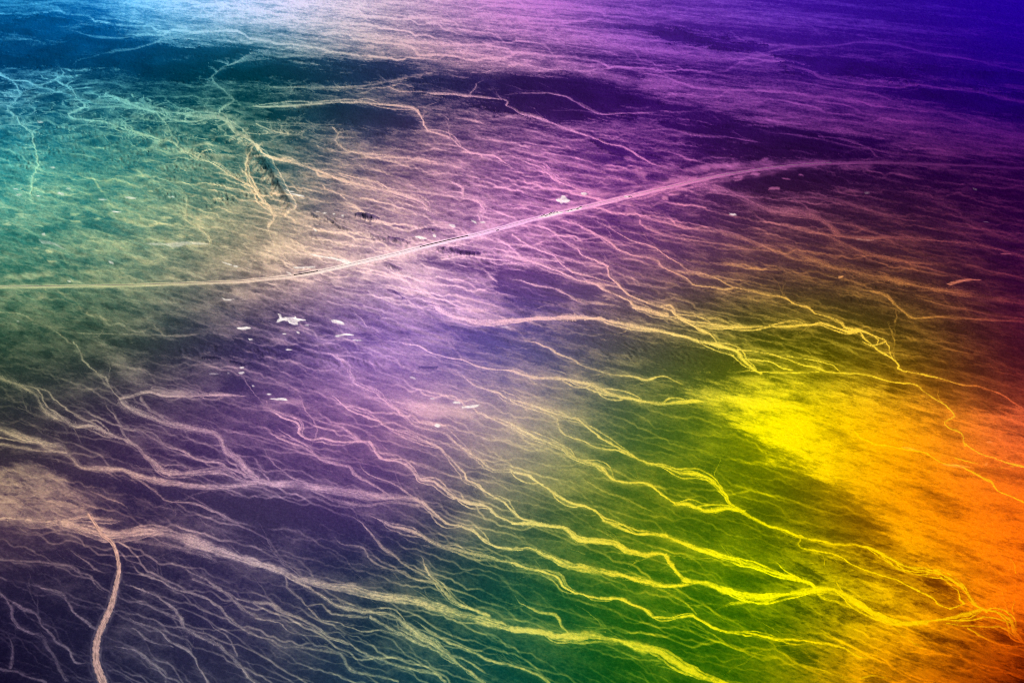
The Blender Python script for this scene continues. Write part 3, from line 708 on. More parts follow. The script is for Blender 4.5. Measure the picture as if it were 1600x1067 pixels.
# ------------------------------------------------------------------ road corridor, track
SALT = np.zeros((NR, NC), f32); TANK = np.zeros((NR, NC), f32)
ROADP = np.array([[-170,449],[0,448],[100,447],[200,446],[300,443],[370,441],[400,438],[450,432.5],[500,424],[550,412.5],[600,401],[655,387],[700,376],[740,367],[780,357],[820,346],[860,336],[900,326.5],[950,315],[1000,303],[1050,291.5],[1090,282.5],[1130,274],[1180,266],[1230,259.5],[1290,256],[1350,255],[1420,256],[1500,259],[1600,264],[1760,272]], float)
rd = dense(ROADP, 6)
sl_, d, sd, run, L = polydist(rd, 20, GX, GY)
wr = np.interp(GX[sl_], [0, 350, 500, 800, 1000, 1150, 1300, 1600], [2.7, 2.6, 3.2, 3.6, 3.6, 2.6, 1.8, 1.5])
wv = wr * (1 + .2 * perlin(run / 25, sd * 0 + 2, 36) + .18 * perlin(run / 7, sd * 0 + 5, 35))
core = sstep(1.25, .7, d / wv)
busy = np.interp(GX[sl_], [380, 520, 700, 1000, 1250, 1400], [1.0, 1.7, 2.2, 2.2, 1.8, 1.0]).astype(f32)
shoulder = sstep(3.4, .9, d / (wv * busy)) * np.clip(.55 + .75 * perlin(run / 26., sd / 4., 37) + .5 * wob3[sl_], 0, 1)
road_k = np.interp(GX[sl_], [0, 300, 700, 1050, 1200, 1400, 1600], [.72, .8, .86, .82, .72, .55, .4]).astype(f32)
B[sl_] = np.maximum(B[sl_], shoulder * road_k * .9)
lane = 1 - .28 * sstep(.35, .15, np.abs(sd / wv + .25)) + .1 * perlin(run / 9., sd / 1.2, 38)
B[sl_] = B[sl_] * (1 - core) + core * np.minimum(1, road_k * 1.15) * (lane * .3 + .7) * (0.94 + .18 * perlin(run / 30., sd / 2.0, 39))
zr = Z[sl_].copy(); Zs = np.median(Z[fr0 + 250:fr0 + 330, fc0:fc0 + FC])
ROADW = np.zeros((NR, NC), f32); ROADW[sl_] = core * np.interp(GX[sl_], [300, 480, 950, 1150], [.15, .6, .55, .1]).astype(f32)
i_road = register('road', 'long pale dirt road corridor crossing the whole plain past the settlement', 'road', 'structure')
m = d < wv * 1.02; IDS[sl_][m] = i_road
# flatten fine relief under the corridor
smooth = 9 * perlin(X32[sl_] / 2600, Y32[sl_] / 2600, 201) + 2.5 * perlin(X32[sl_] / 700, Y32[sl_] / 700, 202)
fl = sstep(2.0, 1.1, d / wv); Z[sl_] = Z[sl_] * (1 - fl) + (smooth + .6) * fl

TRK = np.array([[138,803],[142,808],[150,820],[160,835],[172,843],[180,857],[184,873],[186,890],[182,912],[178,930],[174,946],[168,960],[160,978],[152.5,997],[150,1015],[150.5,1035],[155,1050],[161,1067],[170,1090],[178,1120],[186,1160]], float)
sl_, d, sd, run, L = polydist(dense(TRK, 5), 40, GX, GY)
wt = np.interp(GY[sl_], [800, 840, 880, 930, 1000, 1067], [2.2, 3.2, 2.8, 4.2, 5.0, 6.6])
edge = wt * (1 + .22 * perlin(GY[sl_] / 2.2, sd * 0 + .5, 43) + .15 * perlin(run / 9., sd * 0, 44))
core = sstep(1.12, .8, d / edge)
tk = np.clip(.88 + .35 * perlin(run / 10., sd / 1.6, 45), .55, 1.0)
dust = .42 * sstep(3.2, .8, d / wt) * np.clip(.75 + .8 * perlin(run / 12., sd / 3., 46), 0, 1.2) * sstep(-20, 60, GY[sl_] - 850)
B[sl_] = np.maximum(B[sl_], dust); B[sl_] = B[sl_] * (1 - core) + core * tk
TANK[sl_] = np.maximum(TANK[sl_], core)
Z[sl_] += .5 * core
i_trk = register('dirt_track', 'peach coloured bare dirt track curving down to the bottom edge at lower left', 'track', 'structure')
IDS[sl_][d < edge] = i_trk

# ------------------------------------------------------------------ white salt pans: each its own piece of ground
def ell(x, y, a, b, rot=0, n=10, j=.25):
    r = np.random.default_rng(int(x * 31 + y)); out = []
    for q in range(n):
        th = q / n * 2 * math.pi; k = 1 + j * (r.random() * 2 - 1)
        ex, ey = a * k * math.cos(th), b * k * math.sin(th)
        out.append([x + ex * math.cos(rot) - ey * math.sin(rot), y + ex * math.sin(rot) + ey * math.cos(rot)])
    return np.array(out)
PAN = [
 ('large star shaped white salt pan below the road', np.array([[433,490],[439,492],[441,497],[446,496],[460,495.5],[461,493],[464,497],[477,498.5],[478,500],[470,501],[465,504],[466,507],[461,508.5],[456,507],[452,505],[450,502],[444,501],[437,503],[432,504],[434,500],[437,498],[436,494]], float)),
 ('oval white salt pan right of the star shaped one', np.array([[517,500],[524,499.5],[533,501],[539,505],[537,507],[529,506.5],[519,504]], float)),
 ('long thin white salt strip below the oval salt pan', np.array([[524,522],[533,521.5],[543,520.5],[552,521.5],[553,523],[541,523.5],[530,524.5],[524,524]], float)),
 ('small white salt strip under the long thin one', ell(559, 531, 9, 1.3, .05)),
 ('white salt speck touching the star shaped pan on its lower right', ell(480, 508, 4, .9)),
 ('flat white salt pan left of the star shaped pan', ell(381, 513, 11, 2.4, .03)),
 ('small round salt pan under the flat white one', ell(391, 529.5, 3, 1.4)),
 ('little salt patch lower left of the star shaped pan', ell(444, 520, 4, 1, .1)),
 ('little salt dot lower right of the star shaped pan', ell(466, 519, 2.8, 1.5, .5)),
 ('bright oblong salt pan next to the long train', np.array([[648,369],[654,368.2],[660,370],[667,372],[666,374],[658,374],[650,371.5]], float)),
 ('round bright clearing just right of the oblong salt pan', ell(679, 367.5, 2.6, 2.6)),
 ('cream salt bloom above the long train', ell(707, 352.5, 5.5, 2.4, .1)),
 ('slanting white salt streak near the road junction', ell(741, 346, 5, 1.3, .45)),
 ('short white salt streak near the road junction', ell(754, 347.3, 4, 1, .1)),
 ('white quarried ground above the settlement', ell(880, 311.5, 9, 6.5, .1, 14, .35)),
 ('small white scrape right of the white quarry', ell(913, 303, 5, 1.6, .1)),
 ('white scrape by the hut beside the eastern road', ell(980, 307.2, 5, 1.3)),
 ('lone white salt pan on the violet plain right of the road', ell(1145, 334.5, 6, 1.7, .06)),
 ('bright salt streak beside the eroded ridge', np.array([[464,303],[470,304],[476,306.5],[475,308],[466,306],[457,304.5],[452,302.5]], float)),
 ('thin cream salt streak nearest the eroded ridge', ell(453, 299, 7, 1, .08)),
 ('tilted small salt pan under the curved ridge line', ell(492, 360, 3.6, 1.1, .45)),
 ('leftmost salt pan in the row of small salt pans', ell(496, 331.3, 2.3, .6)),
 ('largest of the row of small salt pans', ell(507, 333, 3.3, 1)),
 ('third salt pan in the row of small salt pans', ell(521.5, 334.5, 2, .9)),
 ('last salt pan in the row of small salt pans', ell(535.5, 337, 2.8, 1)),
 ('long bright salt streak running to the road', np.array([[485,397.5],[492,398.5],[505,400.5],[520,401.5],[533,404.5],[545,408],[551,411.5],[547,413],[535,410],[524,405],[505,402.8],[490,400]], float)),
 ('cream salt strip above the short train', np.array([[458,417],[475,417.3],[492,416],[493,418.5],[475,419.5],[461,419.5]], float)),
 ('white edged patch at the west end of the short train', ell(451, 427, 4, 1.2, .4)),
 ('white lens shaped salt pan above the cream bank', np.array([[372.5,582],[377,580.6],[382,580.5],[382.5,582.5],[379,584.3],[374,584]], float)),
 ('small salt lens over the white lens shaped pan', ell(378.5, 574, 3.6, 1.2)),
 ('cream salt streak left of the white lens shaped pan', ell(334, 584.5, 8, 1.1)),
 ('tiny cream salt dot left of the white lens shaped pan', ell(357, 583, 2, .9)),
 ('tiny white salt dot above the right end of the cream bank', ell(395.5, 602.8, 1.7, 1.1)),
 ('flat salt streak right of the dark knolls', ell(451, 544.5, 5.5, 1.2)),
 ('white speck in the pale ground at centre left', ell(645, 589.5, 5, 1.8, .25)),
 ('bright white quarry spot in the central lit sand', ell(684, 664, 4.5, 3, .4)),
 ('white salt spot on the upper edge of the central lit sand', ell(676, 621.5, 4.5, 1.8)),
 ('white strip on the central lit sand', ell(713, 628, 5.5, 1.8)),
 ('white strip at the right end of the central lit sand', ell(735, 634, 16, 2.4, -.1)),
 ('white salt patch at the left end of the pink winding wash', ell(436, 623, 14, 2, .03)),
 ('small white pan left of the pink winding wash', ell(420, 615.5, 4, 1)),
 ('thin white salt streak on the bank of the broad cream wash', ell(790, 511, 7, 1.2, -.1)),
 ('cream pan on the green plain below the west road', ell(28, 502, 2.4, 1.6)),
 ('flared cream pan just below the road near the tan wedge', np.array([[347,465.5],[350,467],[354,469],[366,468],[360,470.5],[350,470.5]], float)),
 ('oval cream pan on the teal plain', ell(68, 366, 4, 2.2, .3)),
 ('wedge of cream salt on the teal plain', np.array([[60,375],[80,378],[92,383],[104,389.5],[98,388.5],[85,383],[66,380]], float)),
 ('small cream salt wedge above the west road', ell(174, 410.5, 5, 1.5, .4)),
 ('orange cream dot touching the west road', ell(108, 440, 2.8, 1.4, .2)),
 ('white salt dash on the far teal slope', ell(63, 192, 4, .9, .1)),
 ('white salt dash just above the row of teal dashes', ell(82, 263, 5, .8)),
 ('white dash at the far left of the teal dashes', ell(25, 297, 5, .8)),
 ('lower left white dash of the teal dashes', ell(29, 306.2, 5, .8)),
 ('middle white dash of the teal dashes', ell(60, 308, 4.5, .8)),
 ('broad white dash of the teal dashes', ell(94, 304.2, 6, 1.2, .15)),
 ('white dash beside the broad one of the teal dashes', ell(107, 297.2, 4, .8)),
 ('cream dash right of the teal dashes', ell(160, 313.3, 8, 1.5, .03)),
 ('far right cream dash on the teal plain', ell(205, 311, 10, 1.6, .1)),
 ('thin white dash in the middle of the teal plain', ell(182, 333, 8, .8, .1)),
 ('cream dash on the slope above the pale wash', ell(268, 309, 6, 1, -.05)),
 ('broad cream salt streak on the sage plain', np.array([[228,381],[260,380.5],[290,379],[325,380.5],[325,382.5],[290,384],[270,388],[258,384],[236,383.5]], float)),
 ('pale pan with a dark rim at the sage plain edge', ell(355, 413, 8, 1.6, .3)),
 ('small pale pan beside the dark rimmed one', ell(369, 417, 5, 1.4)),
 ('white dash on the far violet plain', ell(1355, 301, 3.5, .7)),
 ('dim salt dash at the right edge of the violet plain', ell(1541, 346.5, 5, .7)),
 ('dim salt dash on the dark eastern slope', ell(1523, 296, 4, .8, .3)),
 ('pink salt dash at the right end of the eastern plain', ell(1574, 397, 9, 1, .05)),
 ('orange pan in the middle of the brown plain', ell(1314, 433.5, 4.5, 1.7, -.2)),
 ('thin white streak along the mauve eastern wash', ell(1352, 374, 18, .8, .08)),
 ('pinkish bright streak on the eastern brown plain', np.array([[1478,444],[1486,440.5],[1500,438],[1515,435.5],[1535,436],[1530,438],[1510,439.5],[1495,443],[1484,446.5]], float)),
 ('yellow bright sliver in the orange sand', ell(1422, 700.5, 16, 1.6, .2)),
 ('gold bright sliver at the lower edge of the orange sand', ell(1495, 728, 22, 2.6, .1)),
 ('small gold triangle in the brown plain at right', ell(1546, 690.5, 5, 1.6)),
 ('gold hook shaped sliver at the dark eastern edge', ell(1541, 725, 3.4, 2.4, -.5)),
]
for lab, Q in PAN:
    sl_, s = poly_sd(Q, 6, GX + (mx * .05 / RM).astype(f32).clip(-1, 1), GY + (my * .05 / RD).astype(f32).clip(-.8, .8))
    m = sstep(-.7, .9, s + .6 * wob3[sl_])
    dim = .42 if ('broad cream' in lab or 'wedge of cream' in lab) else .75 if ('cream' in lab or 'dim' in lab or 'pale' in lab) else .95
    SALT[sl_] = np.maximum(SALT[sl_], m * dim * np.clip(1.0 + .5 * wob3[sl_] * 1.4, .55, 1.05))
    i = register('salt_pan', lab, 'salt pan', 'thing')
    mm = s > -.35; IDS[sl_][mm] = i
    Z[sl_] = Z[sl_] - .6 * m
# tan fields beside the road and the settlement's bright yard
for x, y, a, b, rot in [(140,427,13,4,.2),(265,433,18,4,.2),(35,431,28,5,0),(380,459,20,6,.4),(70,430,14,3,0),(985,330,12,5,.4),(828,316,26,4,.2),(960,332,12,2.5,.2),(832,367,10,3.5,.1),(700,353,18,6,.2),(1130,258,26,4,-.05),(1040,262,18,3,.1),(1062,278,14,4,.3),(985,250,8,4,.5),(880,325,26,5,-.2),(425,420,14,8,.2),(440,385,20,22,.4),(1115,262,40,5,-.1),(1180,256,30,3,-.05),(1260,254,34,3.5,.0),(1340,262,24,3,.1),(1465,262,14,4,0),(1050,285,26,5,-.25),(1000,272,16,6,.5),(930,300,30,5,.15),(860,340,24,5,-.25),(760,352,26,8,-.2),(640,392,40,8,-.2),(560,404,34,8,-.2),(690,640,45,12,.1),(660,640,26,10,.5),(450,628,26,4,0),(270,614,24,5,.1),(1180,596,30,8,.1)]:
    sl_, s = poly_sd(ell(x, y, a, b, rot, 14, .3), 8, MX, MY)
    m = sstep(-3.5, 4.0, s + 5 * wob3[sl_]); B[sl_] = B[sl_] + np.clip(.86 - B[sl_], 0, 1) * .62 * m
rc = np.random.default_rng(314)
for q in range(75):                                                     # small trampled clearings along the corridor and on the west plain
    if q < 50: x = rc.uniform(400, 1260); y = np.interp(x, ROADP[:, 0], ROADP[:, 1]) + rc.normal() * 16 - 4
    else: x = rc.uniform(0, 420); y = rc.uniform(285, 420)
    a = rc.uniform(2, 8); sl_, s = poly_sd(ell(x, y, a, a * rc.uniform(.2, .4), rc.uniform(-.2, .3), 10, .35), 6, MX, MY)
    if s.size: B[sl_] = B[sl_] + np.clip(rc.uniform(.75, 1.0) - B[sl_], 0, 1) * .8 * sstep(-1.2, 1.2, s + 1.5 * wob3[sl_])
YARD = [np.array([[841,340.5],[846,337.5],[858,333.8],[870,331],[880,330],[879,332.5],[866,336],[852,339.5]], float),
        np.array([[884,330.5],[892,327.5],[902,325],[909,323],[908,326],[898,328.5],[888,331]], float)]
for q, Q in enumerate(YARD):
    sl_, s = poly_sd(Q, 6, GX, GY); m = sstep(-1.2, .8, s)
    SALT[sl_] = np.maximum(SALT[sl_], m * .95)
    i = register('yard', ['long white gravel yard with a row of huts by the railway', 'shorter white gravel yard at the east end of the settlement'][q], 'yard', 'structure')
    IDS[sl_][s > -.4] = i

# ------------------------------------------------------------------ albedo per point, with the window's rainbow tint and the central glow baked in
grain = rng.standard_normal((NR, NC, 3)).astype(f32) * .5 + rng.standard_normal((NR, NC, 1)).astype(f32)
Bc = np.clip(B, -0.3, 1.05)[..., None]
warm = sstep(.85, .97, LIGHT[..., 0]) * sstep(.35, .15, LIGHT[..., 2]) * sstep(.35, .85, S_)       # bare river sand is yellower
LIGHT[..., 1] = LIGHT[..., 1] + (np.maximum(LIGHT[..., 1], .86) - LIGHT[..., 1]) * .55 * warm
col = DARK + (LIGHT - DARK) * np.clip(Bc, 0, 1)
col = col * (1 + 0.62 * np.clip(Bc, -.3, 0)) * (1 + .05 * np.clip(Bc - 1, 0, 1))
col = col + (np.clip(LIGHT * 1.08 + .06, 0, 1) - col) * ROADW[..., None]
peach = np.array([.93, .70, .60], f32)
col = col * (1 - .55 * TANK[..., None]) + .55 * TANK[..., None] * peach * np.clip(Bc, .4, 1)
wh = (.8 - .7 * sstep(1150, 1300, GX) * sstep(340, 400, GY))[..., None]
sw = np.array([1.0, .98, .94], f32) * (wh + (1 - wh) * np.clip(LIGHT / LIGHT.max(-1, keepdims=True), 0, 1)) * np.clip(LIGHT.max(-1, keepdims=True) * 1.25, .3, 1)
col = col * (1 - SALT[..., None]) + SALT[..., None] * sw
col = np.clip(col + grain * (0.006 + 0.016 * col.mean(-1, keepdims=True)), 0, 1)
lin = np.where(col <= .04045, col / 12.92, ((col + .055) / 1.055) ** 2.4).astype(f32)
lin = np.clip(lin * 0.93, 0, .95)

# ------------------------------------------------------------------ materials
def new_mat(name):
    m = bpy.data.materials.new(name); m.use_nodes = True
    return m, m.node_tree, m.node_tree.nodes['Principled BSDF']
def ground_material():
    m, nt, p = new_mat('desert_ground')
    at = nt.nodes.new('ShaderNodeAttribute'); at.attribute_name = 'tinted_albedo'
    geo = nt.nodes.new('ShaderNodeNewGeometry')
    no = nt.nodes.new('ShaderNodeTexNoise'); no.inputs['Scale'].default_value = 0.05; no.inputs['Detail'].default_value = 6; no.inputs['Roughness'].default_value = .8
    nt.links.new(geo.outputs['Position'], no.inputs['Vector'])
    mr = nt.nodes.new('ShaderNodeMapRange'); mr.inputs[1].default_value = .25; mr.inputs[2].default_value = .75; mr.inputs[3].default_value = .78; mr.inputs[4].default_value = 1.22
    nt.links.new(no.outputs[0], mr.inputs[0])
    mx_ = nt.nodes.new('ShaderNodeMix'); mx_.data_type = 'RGBA'; mx_.blend_type = 'MULTIPLY'; mx_.inputs[0].default_value = 1
    nt.links.new(at.outputs['Color'], mx_.inputs[6]); nt.links.new(mr.outputs[0], mx_.inputs[7])
    nt.links.new(mx_.outputs[2], p.inputs['Base Color'])
    p.inputs['Roughness'].default_value = 1; p.inputs['Specular IOR Level'].default_value = 0
    return m
def plain(name, rgb, rough=.8, var=.15):
    m, nt, p = new_mat(name)
    geo = nt.nodes.new('ShaderNodeNewGeometry'); no = nt.nodes.new('ShaderNodeTexNoise'); no.inputs['Scale'].default_value = .6
    nt.links.new(geo.outputs['Position'], no.inputs['Vector'])
    mr = nt.nodes.new('ShaderNodeMapRange'); mr.inputs[1].default_value = .3; mr.inputs[2].default_value = .7; mr.inputs[3].default_value = 1 - var; mr.inputs[4].default_value = 1 + var
    nt.links.new(no.outputs[0], mr.inputs[0])
    mx_ = nt.nodes.new('ShaderNodeMix'); mx_.data_type = 'RGBA'; mx_.blend_type = 'MULTIPLY'; mx_.inputs[0].default_value = 1
    mx_.inputs[6].default_value = (*rgb, 1); nt.links.new(mr.outputs[0], mx_.inputs[7])
    nt.links.new(mx_.outputs[2], p.inputs['Base Color']); p.inputs['Roughness'].default_value = rough
    return m
M_GROUND = ground_material()

# ------------------------------------------------------------------ cut the sheet into its pieces, one object each
VCO = np.stack([WX, WY, Z], -1).reshape(-1, 3).astype(f32)
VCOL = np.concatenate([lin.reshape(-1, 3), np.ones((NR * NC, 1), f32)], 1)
FID = IDS[:-1, :-1]
ii = np.arange(NR * NC).reshape(NR, NC)
QUADS = np.stack([ii[:-1, :-1], ii[1:, :-1], ii[1:, 1:], ii[:-1, 1:]], -1)
def sheet(name, mask):
    q = QUADS[mask].ravel()
    used, inv = np.unique(q, return_inverse=True)
    nf = len(q) // 4
    me = bpy.data.meshes.new(name)
    me.vertices.add(len(used)); me.vertices.foreach_set('co', VCO[used].ravel())
    me.loops.add(nf * 4); me.loops.foreach_set('vertex_index', inv.astype(np.int32).ravel())
    me.polygons.add(nf); me.polygons.foreach_set('loop_start', np.arange(0, nf * 4, 4, dtype=np.int32))
    me.polygons.foreach_set('use_smooth', np.ones(nf, bool))
    ca_ = me.attributes.new('tinted_albedo', 'FLOAT_COLOR', 'POINT'); ca_.data.foreach_set('color', VCOL[used].ravel())
    me.update(calc_edges=True)
    me.materials.append(M_GROUND)
    o = bpy.data.objects.new(name, me); C.objects.link(o)
    return o
g = sheet('ground', FID == 0); g['kind'] = 'structure'; g['label'] = 'rainbow tinted gravel desert plain under everything'; g['category'] = 'ground'
GROUPS = {'dry_wash': 'dry washes on the plain', 'salt_pan': 'bright salt pans on the plain', 'rocky_ridge': 'rocky ridges and knolls', 'gravel_upland': 'dark gravel uplands', 'sand_flat': 'sand flats'}
for i, (nm, lab, cat, kind) in KINDS.items():
    mk = FID == i
    if mk.sum() < 2: print('EMPTY', nm, lab); continue
    o = sheet(nm, mk); o['label'] = lab; o['category'] = cat; o['kind'] = kind
    if nm in GROUPS: o['group'] = GROUPS[nm]

# ------------------------------------------------------------------ helpers for built things
def zat(px, py):
    c = np.interp(px, PX, np.arange(NC)); r = np.interp(py, PY, np.arange(NR))
    c0, r0 = int(min(c, NC - 2)), int(min(r, NR - 2)); fc_, fr_ = c - c0, r - r0
    return float((Z[r0, c0] * (1 - fc_) + Z[r0, c0 + 1] * fc_) * (1 - fr_) + (Z[r0 + 1, c0] * (1 - fc_) + Z[r0 + 1, c0 + 1] * fc_) * fr_)
def at(px, py):
    x, y = plane_xy(px, py); return np.array([float(x), float(y), zat(px, py)])
def box(bm, x0, x1, y0, y1, z0, z1):
    v = [bm.verts.new(p) for p in ((x0,y0,z0),(x1,y0,z0),(x1,y1,z0),(x0,y1,z0),(x0,y0,z1),(x1,y0,z1),(x1,y1,z1),(x0,y1,z1))]
    for f in ((3,2,1,0),(4,5,6,7),(0,1,5,4),(1,2,6,5),(2,3,7,6),(3,0,4,7)): bm.faces.new([v[k] for k in f])
def mesh(name, fn, mat):
    bm = bmesh.new(); fn(bm); me = bpy.data.meshes.new(name); bm.to_mesh(me); bm.free(); me.materials.append(mat); return me
def obj(name, me, parent=None, loc=(0, 0, 0), rz=0):
    o = bpy.data.objects.new(name, me); C.objects.link(o); o.location = loc; o.rotation_euler = (0, 0, rz)
    if parent: o.parent = parent
    return o
def thing(name, label, cat, loc, rz, group=None):
    o = obj(name, None, None, loc, rz); o['label'] = label; o['category'] = cat
    if group: o['group'] = group
    return o
M_BALLAST = plain('ballast', (.40, .29, .30)); M_RAIL = plain('rail_steel', (.12, .09, .09), .5)
M_WAGON = plain('wagon_steel', (.030, .024, .034), .7); M_LOCO = plain('locomotive_paint', (.022, .02, .035), .5)
M_COAL = plain('wagon_load', (.02, .018, .022), .95); M_WHEEL = plain('wheel_steel', (.03, .03, .03), .5)
M_WALL = plain('hut_wall', (.62, .52, .50)); M_ROOF = plain('hut_roof', (.035, .025, .05), .7); M_GLASS = plain('hut_window', (.03, .03, .05), .2); M_DOOR = plain('hut_door', (.10, .06, .05))

# ------------------------------------------------------------------ railway on the corridor
rail_px = [(p[0], p[1] - .9) for p in ROADP]
rail_px = dense(np.array(rail_px), 5)
rail_px = rail_px[(rail_px[:, 0] > -160) & (rail_px[:, 0] < 1300)]
RAIL = np.array([at(*p) for p in rail_px])
RAIL[:, 2] = np.convolve(np.pad(RAIL[:, 2], 6, mode='edge'), np.ones(13) / 13, 'valid') + .4
tan = np.gradient(RAIL[:, :2], axis=0); tan /= np.hypot(tan[:, 0], tan[:, 1])[:, None]
nrm = np.stack([-tan[:, 1], tan[:, 0]], 1)
def ribbon(profile):
    def fn(bm):
        rows = []
        for p, n_ in zip(RAIL, nrm):
            rows.append([bm.verts.new((p[0] + n_[0] * o_, p[1] + n_[1] * o_, p[2] + h_)) for o_, h_ in profile])
        for a, b in zip(rows[:-1], rows[1:]):
            for k in range(len(profile) - 1): bm.faces.new((a[k + 1], a[k], b[k], b[k + 1]))
    return fn
rw = obj('railway', mesh('railway', ribbon([(-2.8, -1.5), (-1.7, .75), (1.7, .75), (2.8, -1.5)]), M_BALLAST))
rw['kind'] = 'structure'; rw['label'] = 'single railway line on dark ballast along the road corridor'; rw['category'] = 'railway'
for o_ in (-.72, .72):
    obj('rail', mesh('rail', ribbon([(o_ - .06, .745), (o_ - .05, .92), (o_ + .05, .92), (o_ + .06, .745)]), M_RAIL), rw)
arc = np.concatenate([[0], np.cumsum(np.hypot(*np.diff(RAIL[:, :2], axis=0).T))])
def on_rail(s):
    p = [float(np.interp(s, arc, RAIL[:, k])) for k in range(3)]
    tx, ty = float(np.interp(s, arc, tan[:, 0])), float(np.interp(s, arc, tan[:, 1]))
    return p, math.atan2(ty, tx)
def s_of(px): return float(np.interp(px, rail_px[:, 0], arc))

def wagon_body(bm):
    box(bm, -6.3, 6.3, -1.55, 1.55, 1.1, 1.35)
    for y0, y1 in ((-1.6, -1.45), (1.45, 1.6)): box(bm, -6.3, 6.3, y0, y1, 1.352, 4.2)
    for x0, x1 in ((-6.3, -6.15), (6.15, 6.3)): box(bm, x0, x1, -1.448, 1.448, 1.352, 4.2)
    for k in range(6):
        for y in (-1.68, 1.602): box(bm, -5.6 + k * 2.2, -5.4 + k * 2.2, y, y + .078, 1.36, 4.15)
    box(bm, -7.0, -6.302, -.15, .15, 1.0, 1.25); box(bm, 6.302, 7.0, -.15, .15, 1.0, 1.25)
def wagon_load(bm):
    n = 9; tops = []
    for k in range(n):
        x = -6.1 + 12.2 * k / (n - 1); tops.append([bm.verts.new((x, -1.44, 3.8)), bm.verts.new((x, 0, 4.45 + .2 * math.sin(k * 2.1))), bm.verts.new((x, 1.44, 3.8))])
    for a, b in zip(tops[:-1], tops[1:]):
        for k in range(2): bm.faces.new((a[k], b[k], b[k + 1], a[k + 1]))
def bogie(bm):
    for x in (-.95, .95):
        for y in (-.8, .68):
            c = [(x + .42 * math.cos(a * math.pi / 5), .42 + .42 * math.sin(a * math.pi / 5)) for a in range(10)]
            f0 = [bm.verts.new((q[0], y, q[1])) for q in c]; f1 = [bm.verts.new((q[0], y + .12, q[1])) for q in c]
            bm.faces.new(f0); bm.faces.new(f1[::-1])
            for k in range(10): bm.faces.new((f0[k], f1[k], f1[(k + 1) % 10], f0[(k + 1) % 10]))
    box(bm, -1.5, 1.5, -.6, .6, .45, 1.0)
def loco_body(bm):
    box(bm, -9.5, 9.5, -1.5, 1.5, 1.0, 1.5)
    box(bm, -9.0, 5.6, -1.35, 1.35, 1.502, 4.3)
    box(bm, 5.602, 9.0, -1.55, 1.55, 1.502, 4.6)
    for k in range(4): box(bm, -8 + k * 3.2, -6 + k * 3.2, -.9, .9, 4.302, 4.6)
def loco_glass(bm):
    box(bm, 9.003, 9.05, -1.2, 1.2, 3.2, 4.2)
    for y in (-1.6, 1.553): box(bm, 7.0, 8.6, y, y + .047, 3.2, 4.2)
ME_W, ME_L, ME_B = mesh('wagon', wagon_body, M_WAGON), mesh('load', wagon_load, M_COAL), mesh('bogie', bogie, M_WHEEL)
ME_LO, ME_LG = mesh('locomotive', loco_body, M_LOCO), mesh('cab_window', loco_glass, M_GLASS)
def train(label, x0, x1, gaps=()):
    s0, s1 = s_of(x0), s_of(x1)
    p, a = on_rail(s0)
    root = thing('freight_train', label, 'train', p, 0, 'freight trains on the railway')
    s = s0 + 7; k = 0
    def put(name, me, s, par_name=None):
        q, a = on_rail(s)
        return obj(name, me, root, (q[0] - p[0], q[1] - p[1], q[2] - p[2] + .93), a)
    while s < s1 - 45:
        if not any(g0 < (s - s0) / (s1 - s0) < g1 for g0, g1 in gaps):
            w = put('wagon', ME_W, s); obj('load', ME_L, w)
            for bx_ in (-4.2, 4.2): obj('bogie', ME_B, w, (bx_, 0, 0))
        s += 14.1
    for q in range(2):
        l = put('locomotive', ME_LO, s + 3 + q * 20)
        obj('cab_window', ME_LG, l)
        for bx_ in (-6, 6): obj('bogie', ME_B, l, (bx_, 0, 0))
train('long dark freight train on the railway above the black serrated ridge', 656, 733)
train('short dark freight train near the star shaped salt pan', 459, 497)

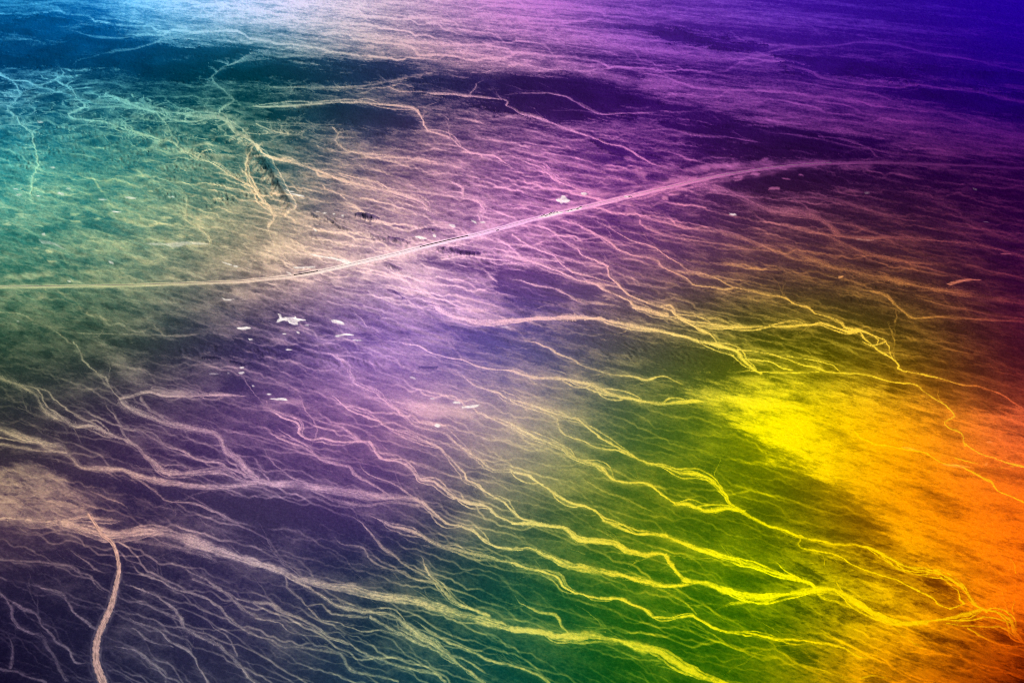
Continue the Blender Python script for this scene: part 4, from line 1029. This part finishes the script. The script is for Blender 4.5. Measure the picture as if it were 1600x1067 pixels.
# ------------------------------------------------------------------ the settlement's huts
def hut_meshes(L, W, H):
    def walls(bm):
        box(bm, -L/2, L/2, -W/2, W/2, -.6, H)
        for x in (-L/2, L/2):
            v = [bm.verts.new((x, -W/2, H)), bm.verts.new((x, W/2, H)), bm.verts.new((x, 0, H + W * .22))]; bm.faces.new(v)
    def roof(bm):
        r = W * .22; e = .5
        for sgn in (-1, 1):
            pts = [(-L/2 - e, sgn * (W/2 + e), H - e * .44 + .05), (L/2 + e, sgn * (W/2 + e), H - e * .44 + .05), (L/2 + e, 0, H + r + .05), (-L/2 - e, 0, H + r + .05)]
            lo = [bm.verts.new(q) for q in pts]; hi = [bm.verts.new((q[0], q[1], q[2] + .18)) for q in pts]
            bm.faces.new(lo); bm.faces.new(hi[::-1])
            for k in range(4): bm.faces.new((lo[k], hi[k], hi[(k + 1) % 4], lo[(k + 1) % 4]))
    def door(bm): box(bm, -.6, .6, -W/2 - .06, -W/2 - .003, 0, 2.2)
    def win(bm): box(bm, -.8, .8, -W/2 - .05, -W/2 - .003, 1.0, 2.2)
    return mesh('wall', walls, M_WALL), mesh('roof', roof, M_ROOF), mesh('door', door, M_DOOR), mesh('window', win, M_GLASS)
HM = {k: hut_meshes(*v) for k, v in {'a': (11, 7, 3.4), 'b': (16, 8, 4.2), 'c': (8, 6, 3.2)}.items()}
HL = {'a': 11, 'b': 16, 'c': 8}
HUTS = [
 (847.0, 337.2, 'c', 'small dark roofed hut at the west end of the long white yard'),
 (850.2, 335.8, 'a', 'dark roofed hut, second from the west end of the long yard'),
 (854.3, 336.8, 'b', 'largest dark roofed shed standing forward in the long white yard'),
 (858.8, 334.3, 'a', 'dark roofed hut in the middle of the long white yard'),
 (861.3, 333.0, 'b', 'dark roofed shed behind the middle of the long yard'),
 (866.2, 332.0, 'a', 'dark roofed hut towards the east end of the long yard'),
 (870.5, 331.2, 'c', 'small dark roofed hut at the east end of the long white yard'),
 (888.0, 329.4, 'c', 'small dark roofed hut at the west end of the shorter yard'),
 (893.5, 327.6, 'a', 'dark roofed hut in the middle of the shorter white yard'),
 (902.6, 326.2, 'b', 'dark roofed shed near the east end of the shorter yard'),
 (907.2, 323.5, 'b', 'dark roofed shed at the far east tip of the shorter yard'),
 (983.8, 307.8, 'b', 'lone dark shed on the white scrape by the eastern road'),
 (987.0, 308.2, 'c', 'small hut just right of the lone dark shed'),
 (777.8, 359.9, 'b', 'lone dark shed beside the road between train and settlement'),
]
for x, y, k, lab in HUTS:
    p = at(x, y); q0, q1 = at(x - 8, np.interp(x - 8, ROADP[:, 0], ROADP[:, 1])), at(x + 8, np.interp(x + 8, ROADP[:, 0], ROADP[:, 1]))
    a = math.atan2(q1[1] - q0[1], q1[0] - q0[0])
    t = thing('hut', lab, 'hut', (p[0], p[1], p[2] + .3), a, 'huts of the railside settlement')
    w_, r_, d_, g_ = HM[k]
    obj('wall', w_, t); obj('roof', r_, t); obj('door', d_, t)
    for xo in (-HL[k] * .3, HL[k] * .3): obj('window', g_, t, (xo, 0, 0))
print('GRID', NR, NC, NR * NC, 'objects', len(bpy.data.objects))
